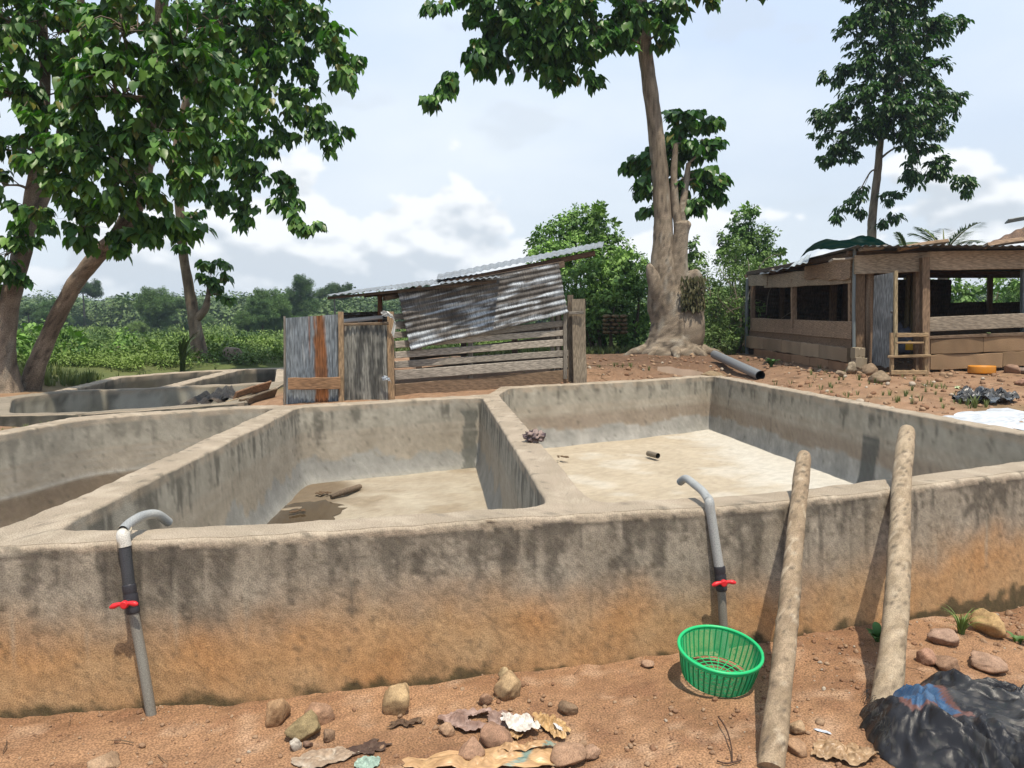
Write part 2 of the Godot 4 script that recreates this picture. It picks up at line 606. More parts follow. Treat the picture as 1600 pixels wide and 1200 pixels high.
# inside of a basin: which = 0 left, 1 middle, 2 right, 3 rear
func inner_col(p: Vector3, which: int) -> Color:
	var t := clampf((RIM - p.y) / 0.82, 0, 1)
	var k := mixc(Color(0.46, 0.41, 0.335), Color(0.36, 0.315, 0.25), 0.5 + 0.9 * ns(p * 2.0))
	var line := 0.33 + 0.02 * ns(p * 1.2)
	var pale := Color(0.46, 0.43, 0.36)
	k = mixc(k, mixc(pale, Color(0.33, 0.305, 0.25), 0.5 + ns(p * 3.5)), 0.8 * (1.0 - smoothstep(line, line + 0.02, t)))
	if which == 0:
		k = mixc(k, Color(0.19, 0.14, 0.095), 0.8 * smoothstep(0.62, 0.68, t + 0.02 * ns(p * 3.0)))
		for b in [0.40, 0.47, 0.54, 0.605]:
			k = mixc(k, Color(0.44, 0.42, 0.37), 0.55 * exp(-pow((t - b + 0.010 * ns(p * 1.3)) / 0.014, 2.0)) * (0.5 + ns(p * 4.0)))
		k = mixc(k, Color(0.5, 0.48, 0.43), 0.85 * exp(-pow((t - 0.63 + 0.010 * ns(p * 1.3)) / 0.017, 2.0)))
	elif which == 1:
		var fresh := smoothstep(0.0, 0.05, t - 0.68 + 0.26 * ns(Vector3(p.x, 0, p.z) * 1.1 + Vector3(4, 0, 4)) + 0.10 * ns(p * 5.0))
		k = mixc(k, mixc(Color(0.30, 0.30, 0.285), Color(0.40, 0.40, 0.375), 0.5 + 0.9 * ns(p * 3.0)), 0.9 * fresh)
		k = mixc(k, Color(0.42, 0.40, 0.34), 0.6 * smoothstep(0.93, 1.0, t))
		# mended strip near the far right corner
		var q := pt(736, 668, 9.2)
		var dx := absf(p.x - q.x + 0.04 * ns(p * 5.0))
		if p.z < -8.0 and dx < 0.09:
			k = mixc(k, Color(0.135, 0.14, 0.125), 0.8 * smoothstep(0.14, 0.2, t) * (1.0 - smoothstep(0.075, 0.09, dx)))
	elif which == 2:
		var fresh := smoothstep(0.0, 0.03, t - 0.74 + 0.10 * ns(Vector3(p.x, 0, p.z) * 0.9) + 0.04 * ns(p * 5.0))
		k = mixc(k, mixc(Color(0.31, 0.31, 0.29), Color(0.45, 0.44, 0.41), 0.5 + 1.1 * ns(p * 3.0)), 0.9 * fresh)
		k = mixc(k, Color(0.27, 0.20, 0.15), 0.5 * smoothstep(0.5, 0.53, t) * (1.0 - fresh))
		# dark mended strip on the right wall
		var dz := absf(p.z + 8.0 + 0.05 * ns(p * 4.0))
		if p.x > 2.5 and dz < 0.16:
			k = mixc(k, Color(0.10, 0.105, 0.10), 0.85 * smoothstep(0.34, 0.4, t) * (1.0 - smoothstep(0.12, 0.15, dz)))
	else:
		k = mixc(Color(0.50, 0.48, 0.41), Color(0.30, 0.28, 0.22), 0.5 + 1.1 * ns(p * 1.5))
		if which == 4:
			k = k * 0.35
	var dark := streaks(p, [0.35, 0.5, 0.32, 0.4, 0.5][which]) * 0.8
	k = mixc(k, Color(0.09, 0.085, 0.07), dark * (0.85 if which != 0 else 0.5))
	k = mixc(k, Color(0.12, 0.11, 0.09), 0.5 * smoothstep(0.5, 0.7, nsf(p * 6.0)))
	if which == 1 or which == 2:
		for b in [0.36, 0.46, 0.58]:
			k = mixc(k, Color(0.5, 0.47, 0.40), 0.30 * exp(-pow((t - b + 0.010 * ns(p * 1.5)) / 0.016, 2.0)) * clampf(0.5 + ns(p * 3.0), 0.0, 1.0))
	var s := 1.0 + 0.18 * nsf(p * 7.0) + 0.12 * nsf(p * 22.0)
	return Color(k.r * s, k.g * s, k.b * s)

func floor_col(p: Vector3, which: int) -> Color:
	var k: Color
	if which == 1:
		k = mixc(Color(0.43, 0.365, 0.275), Color(0.52, 0.46, 0.36), 0.5 + 1.0 * ns(p * 2.0))
		k = mixc(k, Color(0.33, 0.26, 0.175), 0.6 * smoothstep(0.1, 0.45, ns(p * 1.3 + Vector3(6, 0, 1))))
		var q := pg(490, 775, -0.12)
		var e := Vector2((p.x - q.x) / 0.62, (p.z - q.z) / 1.0).length() + 0.45 * ns(p * 1.6)
		k = mixc(k, Color(0.13, 0.085, 0.045), 0.75 * (1.0 - smoothstep(0.35, 1.1, e)))
	elif which == 2:
		k = mixc(Color(0.56, 0.48, 0.365), Color(0.48, 0.405, 0.30), 0.5 + 0.8 * ns(p * 1.4))
		k = mixc(k, Color(0.62, 0.57, 0.48), 0.8 * smoothstep(0.1, 0.45, ns(p * 0.9 + Vector3(3, 0, 0))))
		k = mixc(k, Color(0.66, 0.63, 0.56), 0.9 * smoothstep(2.35, 3.1, p.x + 0.3 * ns(p * 2.0)))
	else:
		k = mixc(Color(0.22, 0.165, 0.11), Color(0.3, 0.25, 0.19), 0.5 + ns(p * 1.5))
	k = mixc(k, Color(0.22, 0.17, 0.12), 0.35 * smoothstep(0.5, 0.7, nsf(p * 4.0)))
	var s := 1.0 + 0.2 * nsf(p * 8.0)
	return Color(k.r * s, k.g * s, k.b * s)

func basin(parent: Node3D, poly: Array, t: Array, which: int, step: float, deep: float) -> void:
	var inn := inset(poly, t)
	var both := sample_loop(poly, inn, step)
	var cell: PackedVector2Array = both[0]
	var lip := relax(both[1], int(0.016 / (step * step) * 2.0))
	var n := cell.size()
	var area := 0.0
	for k in n:
		area += cell[k].cross(cell[(k + 1) % n])
	var ccw := area > 0.0   # in (x, d): turns left seen from below, since d runs away from +z
	# rows of the section: from the foot of the wall up, over the rounded lip and across the top
	var rows := []
	var wall_rows := maxi(8, int((RIM - deep) / step))
	var g := Geo.new()
	var total := 0
	for j in range(0, wall_rows + 1):
		rows.append([0, float(j) / wall_rows])
	for j in [0.3, 0.6, 1.0]:
		rows.append([1, j])
	for j in [0.25, 0.5, 0.75, 1.0]:
		rows.append([2, j])
	rows.append([3, 0.0])
	rows.append([3, 1.0])
	var lean := 0.03
	for k in n + 1:
		var p: Vector2 = lip[k % n]
		var q: Vector2 = cell[k % n]
		var tan := (lip[(k + 1) % n] - lip[(k + n - 1) % n]).normalized()
		var out := Vector2(tan.y, -tan.x) * (1.0 if ccw else -1.0)
		for r in rows:
			var w: Vector2
			var y: float
			var top := rim_y(p)
			var rad := 0.02
			if r[0] == 0:
				y = lerpf(deep, top - rad, r[1])
				var wob := 0.008 * ns(Vector3(p.x, y, p.y) * 1.6) + 0.002 * ns(Vector3(p.x, y, p.y) * 6.0)
				var cove := 0.05 * pow(1.0 - r[1], 8.0)
				w = p - out * (lean * (1.0 - r[1]) + cove) + out * wob * minf(1.0, (1.0 - r[1]) * 6.0)
			elif r[0] == 1:
				var a: float = r[1] * PI * 0.5
				y = top - rad + rad * sin(a)
				w = p + out * rad * (1.0 - cos(a))
			elif r[0] == 2:
				w = (p + out * rad).lerp(q, r[1])
				y = rim_y(w)
			else:
				w = q
				y = rim_y(q) - 0.04 * r[1]
			var x := Vector3(w.x, y, -w.y)
			var col: Color
			if r[0] == 0:
				col = inner_col(x, which)
				if r[1] > 0.94:
					col = mixc(col, rim_col(x), 0.6 + ns(x * 6.0))
			else:
				col = rim_col(x)
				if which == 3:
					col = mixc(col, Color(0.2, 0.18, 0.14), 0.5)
			g.add(x, col)
	var m := rows.size()
	for k in n:
		for j in m - 1:
			var a := k * m + j
			if ccw:
				g.quad(a, a + 1, a + m + 1, a + m)
			else:
				g.quad(a, a + m, a + m + 1, a + 1)
	for j in m:
		g.seams.append(Vector2i(j, n * m + j))
	put(g, "basin_wall", M.concrete, parent)
	# the floor
	var f := Geo.new()
	var lo := lip[0]
	var hi := lip[0]
	for q in lip:
		lo = lo.min(q)
		hi = hi.max(q)
	var cs := step * 1.3
	var nx := int((hi.x - lo.x) / cs) + 2
	var ny := int((hi.y - lo.y) / cs) + 2
	var within := PackedByteArray()
	for j in ny + 1:
		for i in nx + 1:
			var w := lo + Vector2(i, j) * cs
			var x := Vector3(w.x, 0, -w.y)
			x.y = deep + 0.012 * ns(x * 1.2) + 0.004 * ns(x * 6.0) + 0.004
			f.add(x, floor_col(x, which))
			within.append(1 if Geometry2D.is_point_in_polygon(w, lip) else 0)
	for j in ny:
		for i in nx:
			var a := j * (nx + 1) + i
			if within[a] + within[a + 1] + within[a + nx + 1] + within[a + nx + 2] > 0:
				f.quad(a, a + 1, a + nx + 2, a + nx + 1)
	put(f, "basin_floor", M.concrete, parent)

# the outside of a block of basins, from the rim down into the ground
func skirt(parent: Node3D, poly: Array, step: float, old: bool, foot: float) -> void:
	var both := sample_loop(poly, poly, step)
	var loop := relax(both[0], 6)
	var n := loop.size()
	var area := 0.0
	for k in n:
		area += loop[k].cross(loop[(k + 1) % n])
	var ccw := area > 0.0
	var g := Geo.new()
	var m := maxi(12, int((RIM - foot) / step)) + 3
	for k in n + 1:
		var p: Vector2 = loop[k % n]
		var tan := (loop[(k + 1) % n] - loop[(k + n - 1) % n]).normalized()
		var out := Vector2(tan.y, -tan.x) * (1.0 if ccw else -1.0)
		var top := rim_y(p)
		var rag := 0.009 * ns(Vector3(p.x, 3, p.y) * 5.0) - 0.012 * smoothstep(0.35, 0.5, ns(Vector3(p.x, 9, p.y) * 6.0))
		for j in m:
			var w := p
			var y := top
			if j == 0:
				w = p - out * 0.012
				y = top - 0.001
			elif j == 1:
				w = p + out * 0.012
				y = top - 0.004
			elif j == 2:
				w = p + out * (0.020 + rag)
				y = top - 0.016
			else:
				var f := float(j - 2) / (m - 3)
				y = lerpf(top - 0.016, foot, f)
				var q := Vector3(w.x, y, w.y)
				w = p + out * (0.020 + rag * exp(-f * 12.0) + 0.05 * f + 0.010 * ns(q * 1.1) + 0.0025 * ns(q * 5.0) + 0.0012 * nsf(q * 14.0))
			var x := Vector3(w.x, y, -w.y)
			g.add(x, (old_col(x) if old else outer_col(x)) if j > 1 else rim_col(x))
	for k in n:
		for j in m - 1:
			var a := k * m + j
			if ccw:
				g.quad(a, a + 1, a + m + 1, a + m)
			else:
				g.quad(a, a + m, a + m + 1, a + 1)
	for j in m:
		g.seams.append(Vector2i(j, n * m + j))
	put(g, "outer_wall", M.concrete, parent)

var blocks := []

func tanks() -> void:
	var fl := Vector2(-4.6, 2.98)
	var a := pp(-13, 852)
	var fr := [pp(110, 847), pp(262, 841), pp(437, 834), pp(525, 827), pp(700, 817)]
	var d := pp(905, 803)
	var fr2 := [pp(1101, 792), pp(1244, 780), pp(1394, 762), pp(1450, 756), pp(1600, 736)]
	var e := Vector2(4.3, 5.2)
	var g := pp(1116, 585)
	var h := pp(1000, 593)
	var i := pp(783, 604)
	var c := pp(765, 616)
	var b := pp(455, 633)
	var lb := [pp(383, 634), pp(230, 643), pp(115, 652), pp(0, 672)]
	var lf := Vector2(-4.75, 5.0)
	var block := thing("concrete_fish_tank", "long low grey concrete tank of three open basins, clay stained along its front", "fish tank", Vector3(0, 0, -4))
	basin(block, [a] + fr + [d, c, b], [0.2, 0.2, 0.2, 0.2, 0.2, 0.2, 0.11, 0.2, 0.11], 1, 0.03, -0.12)
	basin(block, [d] + fr2 + [e, g, h, i, c], [0.2, 0.2, 0.2, 0.2, 0.2, 0.2, 0.17, 0.17, 0.17, 0.11, 0.11], 2, 0.04, -0.16)
	basin(block, [fl, a, b] + lb + [lf], [0.2, 0.11, 0.17, 0.17, 0.17, 0.17, 0.2, 0.2], 0, 0.028, -0.12)
	var out: Array = [fl, a] + fr + [d] + fr2 + [e, g, h, i, c, b] + lb + [lf]
	skirt(block, out, 0.015, false, -0.22)
	blocks.append(out)
	var r := [Vector2(-2.93, 8.35), Vector2(-3.64, 7.78), Vector2(-4.16, 7.36), Vector2(-4.95, 7.25), Vector2(-5.95, 8.85), Vector2(-5.8, 9.65), Vector2(-3.28, 11.1)]
	var s := (r[5] as Vector2).lerp(r[6], 0.45)
	var q := pp(368, 577)
	var rear := thing("rear_fish_tank", "blackened older concrete tank behind the left basin with boards lying across it", "fish tank", Vector3(-4.5, 0, -10))
	basin(rear, r, [0.15, 0.15, 0.15, 0.15, 0.17, 0.1, 0.15], 3, 0.06, 0.02)
	basin(rear, [r[5], pp(180, 588), pp(300, 580), q, s], [0.15, 0.15, 0.15, 0.1, 0.1], 4, 0.08, 0.02)
	basin(rear, [s, q, pp(445, 574), r[6]], [0.1, 0.15, 0.15, 0.1], 4, 0.08, 0.02)
	var o2: Array = [r[0], r[1], r[2], r[3], r[4], r[5], pp(180, 588), pp(300, 580), q, pp(445, 574), r[6]]
	skirt(rear, o2, 0.06, true, 0.1)
	blocks.append(o2)

# ---------- ground ----------
func lines(fine0: float, fine1: float, step: float, mid0: float, mid1: float, mstep: float, far0: float, far1: float) -> PackedFloat32Array:
	var l := PackedFloat32Array()
	var x := fine0
	while x < fine1:
		l.append(x)
		x += step
	while x < mid1:
		l.append(x)
		x += mstep
	var s := mstep
	while x < far1:
		l.append(x)
		s *= 1.12
		x += s
	l.append(far1)
	x = fine0 - mstep
	while x > mid0:
		l.append(x)
		x -= mstep
	s = mstep
	while x > far0:
		l.append(x)
		s *= 1.12
		x -= s
	l.append(far0)
	l.sort()
	return l

func dirt_col(x: float, d: float) -> Color:
	var p := Vector3(x, 0, d)
	var k := mixc(Color(0.38, 0.218, 0.12), Color(0.27, 0.145, 0.076), 0.5 + 1.1 * ns(p * 1.5))
	k = mixc(k, Color(0.47, 0.31, 0.20), 0.7 * smoothstep(0.1, 0.5, ns(p * 4.0 + Vector3(2, 0, 5))))
	k = mixc(k, Color(0.22, 0.11, 0.058), 0.6 * smoothstep(0.2, 0.5, ns(p * 3.0 + Vector3(12, 0, 5))))
	if d > 5.0:
		k = mixc(k, Color(0.34, 0.22, 0.14), 0.5)
		k = mixc(k, Color(0.17, 0.135, 0.065), 0.5 * smoothstep(0.0, 0.4, ns(p * 0.9 + Vector3(1, 0, 8)) - 0.25 + 0.4 * smoothstep(9.5, 8.0, d)))
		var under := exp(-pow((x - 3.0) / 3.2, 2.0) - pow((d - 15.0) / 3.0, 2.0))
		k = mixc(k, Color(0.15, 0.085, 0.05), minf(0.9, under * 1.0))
		var field := smoothstep(16.5, 19.0, d + 2.0 * ns(p * 0.4))
		if x < -2.0:
			field = maxf(field, smoothstep(-2.3, -3.0, x) * smoothstep(9.0, 12.0, d))
		k = mixc(k, mixc(Color(0.09, 0.12, 0.03), Color(0.13, 0.15, 0.05), 0.5 + ns(p * 0.5)), field)
	var s := 1.0 + 0.3 * nsf(p * 9.0)
	return Color(k.r * s, k.g * s, k.b * s)

func ground() -> void:
	var xs := lines(-3.0, 3.6, 0.03, -11.0, 13.0, 0.09, -500.0, 500.0)
	var ds := lines(2.2, 5.0, 0.03, 2.1, 17.0, 0.09, -40.0, 620.0)
	var inner := []
	for b in blocks:
		var poly := PackedVector2Array(b)
		for off in Geometry2D.offset_polygon(poly, -0.11):
			inner.append(off)
	var g := Geo.new()
	var nx := xs.size()
	var inside := PackedByteArray()
	inside.resize(nx * ds.size())
	for j in ds.size():
		for i in nx:
			var x := xs[i]
			var d := ds[j]
			var y := terr(x, d)
			if d < 5.5 and d > 2.0:
				var p := Vector3(x, 0, d)
				y += 0.005 * ns(p * 9.0) + 0.003 * nsf(p * 9.0)
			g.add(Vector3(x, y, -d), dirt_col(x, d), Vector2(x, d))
			if d < 16.0 and d > 2.5 and absf(x) < 8.0:
				for poly in inner:
					if Geometry2D.is_point_in_polygon(Vector2(x, d), poly):
						inside[j * nx + i] = 1
						break
	for j in ds.size() - 1:
		for i in nx - 1:
			var a := j * nx + i
			if inside[a] or inside[a + 1] or inside[a + nx] or inside[a + nx + 1]:
				continue
			g.quad(a, a + 1, a + nx + 1, a + nx)
	var o := put(g, "ground", M.ground)
	tag(o, "red brown stony dirt ground around the tanks, green further back", "ground", "", "structure")

func block_dist(x: float, d: float) -> float:
	var best := 99.0
	var p := Vector2(x, d)
	for b in blocks:
		for k in b.size():
			var e := Geometry2D.get_closest_point_to_segment(p, b[k], b[(k + 1) % b.size()])
			best = minf(best, e.distance_to(p))
	return best

func in_block(x: float, d: float, grow: float) -> bool:
	for b in blocks:
		var poly := PackedVector2Array(b)
		if Geometry2D.is_point_in_polygon(Vector2(x, d), poly):
			return true
		for k in 8:
			var w := TAU * k / 8.0
			if grow > 0.0 and Geometry2D.is_point_in_polygon(Vector2(x + cos(w) * grow, d + sin(w) * grow), poly):
				return true
	return false

# ---------- foliage ----------
func leaf_mesh(broad: float, tint: Color, curl: float, heart: bool) -> ArrayMesh:
	var g := Geo.new()
	var mid := []
	var ys := [0.0, 0.3, 0.65, 1.0]
	for k in 4:
		var y: float = ys[k]
		mid.append(g.add(Vector3(0, y, -curl * y * y), tint * 1.12, Vector2(0.5, y)))
	for s in [-1.0, 1.0]:
		var e := []
		var pts := [Vector2(0.22, -0.10), Vector2(0.5, 0.16), Vector2(0.40, 0.52), Vector2(0.13, 0.84)] if heart else [Vector2(0.1, 0.03), Vector2(0.42, 0.25), Vector2(0.45, 0.6), Vector2(0.18, 0.9)]
		for q in pts:
			e.append(g.add(Vector3(q.x * s * broad * 2.0, q.y, absf(q.x) * 0.22 - curl * q.y * q.y), tint * rr(0.85, 1.05), Vector2(0.5 + q.x * s, q.y)))
		var f := [[mid[0], e[0], e[1]], [mid[0], e[1], mid[1]], [mid[1], e[1], e[2]], [mid[1], e[2], mid[2]], [mid[2], e[2], e[3]], [mid[2], e[3], mid[3]]]
		for t in f:
			if s > 0:
				g.tri(t[0], t[1], t[2])
			else:
				g.tri(t[0], t[2], t[1])
	return g.mesh()

# a spray of small leaves about one unit across
func spray_mesh(count: int, size: float, broad: float, spread: float) -> ArrayMesh:
	var g := Geo.new()
	for k in count:
		var dir := rdir()
		var at := dir * pow(rng.randf(), 0.5) * spread
		var t := (dir * 0.8 + Vector3(0, -0.35, 0) + rdir() * 0.6).normalized()
		var nrm := (Vector3.UP + rdir() * 0.8).normalized()
		var side := t.cross(nrm).normalized()
		nrm = side.cross(t)
		var l := size * rr(0.7, 1.25)
		var b := Color(1, 1, 1) * rr(0.75, 1.25)
		var a0 := g.add(at, b)
		var a1 := g.add(at + t * l * 0.45 + side * l * broad + nrm * l * 0.06, b)
		var a2 := g.add(at + t * l - nrm * l * 0.12, b)
		var a3 := g.add(at + t * l * 0.45 - side * l * broad + nrm * l * 0.06, b)
		g.tri(a0, a2, a1)
		g.tri(a0, a3, a2)
	return g.mesh()

func aim(t: Vector3, nrm: Vector3, s: float, at: Vector3) -> Transform3D:
	t = t.normalized()
	var side := t.cross(nrm)
	if side.length() < 1e-3:
		side = t.cross(Vector3(0.3, 0.1, 0.9))
	side = side.normalized()
	return Transform3D(Basis(side * s, t * s, side.cross(t) * s), at)

func bark_col(a: Color, b: Color) -> Callable:
	return func(p: Vector3) -> Color:
		var k := mixc(a, b, 0.5 + 1.1 * ns(p * Vector3(2.0, 0.8, 2.0)) + 0.7 * ns(p * 9.0))
		k = mixc(k, Color(0.36, 0.34, 0.29), 0.55 * smoothstep(0.2, 0.45, ns(p * Vector3(4, 2, 4) + Vector3(6, 6, 6))))
		k = mixc(k, Color(0.055, 0.045, 0.036), 0.65 * smoothstep(0.2, 0.42, ns(p * Vector3(12, 3, 12) + Vector3(1, 2, 3))))
		var s := 1.0 + 0.45 * nsf(p * Vector3(10, 5, 10))
		return Color(k.r * s, k.g * s, k.b * s)

# tree: its trunks (each [points, radii]) carry limbs to lobes [centre, radius, density]
func tree(called: String, label: String, base: Vector3, trunks: Array, lobes: Array, leaf: Dictionary, bark: Callable, bark_rough := 0.12) -> Node3D:
	var o := thing(called, label, "tree", base)
	var nodes := []
	for t in trunks:
		var g := Geo.new()
		var pts := curve(t[0], 8)
		var rad := curve(t[1], 8)
		tube(g, pts, rad, t[2] if t.size() > 2 else 20, bark, bark_rough, 2.5, true, false)
		put(g, t[3] if t.size() > 3 else "trunk", M.bark, o)
		for k in pts.size():
			if k > pts.size() * 0.35:
				nodes.append([pts[k], rad[k]])
	var xs := []
	var cols := []
	for l in lobes:
		var c: Vector3 = l[0]
		var r: float = l[1]
		var from = nodes[0]
		var best := 1e9
		for q in nodes:
			var w: float = (q[0] as Vector3).distance_to(c) + 0.9 * maxf(0.0, q[0].y - c.y)
			if w < best:
				best = w
				from = q
		var g := Geo.new()
		var a: Vector3 = from[0]
		var span := a.distance_to(c)
		var bend := (a + c) * 0.5 + Vector3(0, 0.16 * span, 0) + rdir() * span * 0.10
		var limb := curve([a, bend, c], 6)
		var r0 := minf(from[1] * 0.55, 0.012 + 0.014 * span + 0.02 * r)
		var lr := []
		for k in limb.size():
			lr.append(lerpf(r0, r0 * 0.35, float(k) / (limb.size() - 1)))
		tube(g, limb, lr, 7, bark, 0.1, 4.0)
		for k in range(4, limb.size(), 3):
			nodes.append([limb[k], lr[k]])
		var count := int(leaf.per * l[2] * r * r / (leaf.size * leaf.size))
		var twigs := maxi(3, int(count / float(leaf.bunch * 3)))
		for w in twigs:
			var dir := rdir()
			var tip := c + dir * r * Vector3(1, 0.8, 1) * pow(rng.randf(), 0.33)
			var root: Vector3 = limb[rng.randi_range(limb.size() / 2, limb.size() - 1)]
			var m := (root + tip) * 0.5 + rdir() * r * 0.15 + Vector3(0, r * 0.12, 0)
			var tw := curve([root, m, tip], 3)
			tube(g, tw, [r0 * 0.3, r0 * 0.27, r0 * 0.25, r0 * 0.22, r0 * 0.2, r0 * 0.15, 0.003], 4, bark, 0.0, 1.0, false)
			for b in 3:
				var at: Vector3 = tw[[6, 5, 4][b]]
				var heading: Vector3 = (tip - m).normalized()
				var shade: float = rr(0.72, 1.2)
				for k in leaf.bunch:
					var side := rdir()
					side.y *= 0.35
					var t: Vector3 = (side * 0.8 + heading * 0.35 + Vector3(0, -leaf.hang * rr(0.4, 1.5), 0)).normalized()
					var nrm: Vector3 = (Vector3.UP * 0.7 + side * 0.9 + rdir() * 0.5)
					var s: float = leaf.size * (0.5 + 0.75 * sqrt(rng.randf()))
					var petiole: Vector3 = side * leaf.size * rr(0.1, 0.6) + rdir() * leaf.size * 0.3
					xs.append(aim(t, nrm, s, at + petiole))
					var k2: Color = mixc(leaf.dark, leaf.light, pow(rng.randf(), 1.6)) * shade
					if rng.randf() < leaf.get("old", 0.0):
						k2 = Color(0.16, 0.16, 0.03)
					cols.append(k2)
		put(g, "limb", M.bark, o)
	if leaf.get("single", false):
		# the leaves that show largest are leaves of their own
		var order := []
		var eye := Vector3(0, EYE, 0)
		for k in xs.size():
			var p: Vector3 = xs[k].origin
			var q := seen_at(p)
			if q.x > -20 and q.x < 1620 and q.y > -20:
				order.append([p.distance_to(eye) / xs[k].basis.y.length(), k])
		order.sort_custom(func(a, b): return a[0] < b[0])
		var took := {}
		for k in mini(300, order.size()):
			var i: int = order[k][1]
			took[i] = true
			var n := MeshInstance3D.new()
			n.mesh = leaf.meshes[rng.randi() % leaf.meshes.size()]
			n.material_override = M.leaf
			n.name = "leaf"
			o.add_child(n, true)
			var x: Transform3D = xs[i]
			x.origin -= base
			n.transform = x
		var xs2 := []
		var c2 := []
		for k in xs.size():
			if not took.has(k):
				xs2.append(xs[k])
				c2.append(cols[k])
		xs = xs2
		cols = c2
	put_many(leaf.mesh, xs, cols, "foliage", M.leaf, o)
	return o

func lobe(px: float, py: float, d: float, r: float, dens := 1.0) -> Array:
	return [pt(px, py, d), r * d / F, dens]

func heart_leaf(size: float, per: float) -> Dictionary:
	var ms := []
	for k in 8:
		var sh := rr(0.6, 1.35)
		var c := mixc(Color(0.055, 0.13, 0.038), Color(0.155, 0.28, 0.052), pow(rng.randf(), 1.5))
		ms.append(leaf_mesh(rr(0.36, 0.46), Color(c.r * sh, c.g * sh, c.b * sh), rr(0.05, 0.3), true))
	return {"mesh": leaf_mesh(0.42, Color(1, 1, 1), 0.18, true), "meshes": ms, "size": size, "per": per, "bunch": 6, "hang": 0.75, "dark": Color(0.052, 0.125, 0.036), "light": Color(0.155, 0.28, 0.052), "single": true, "old": 0.03}

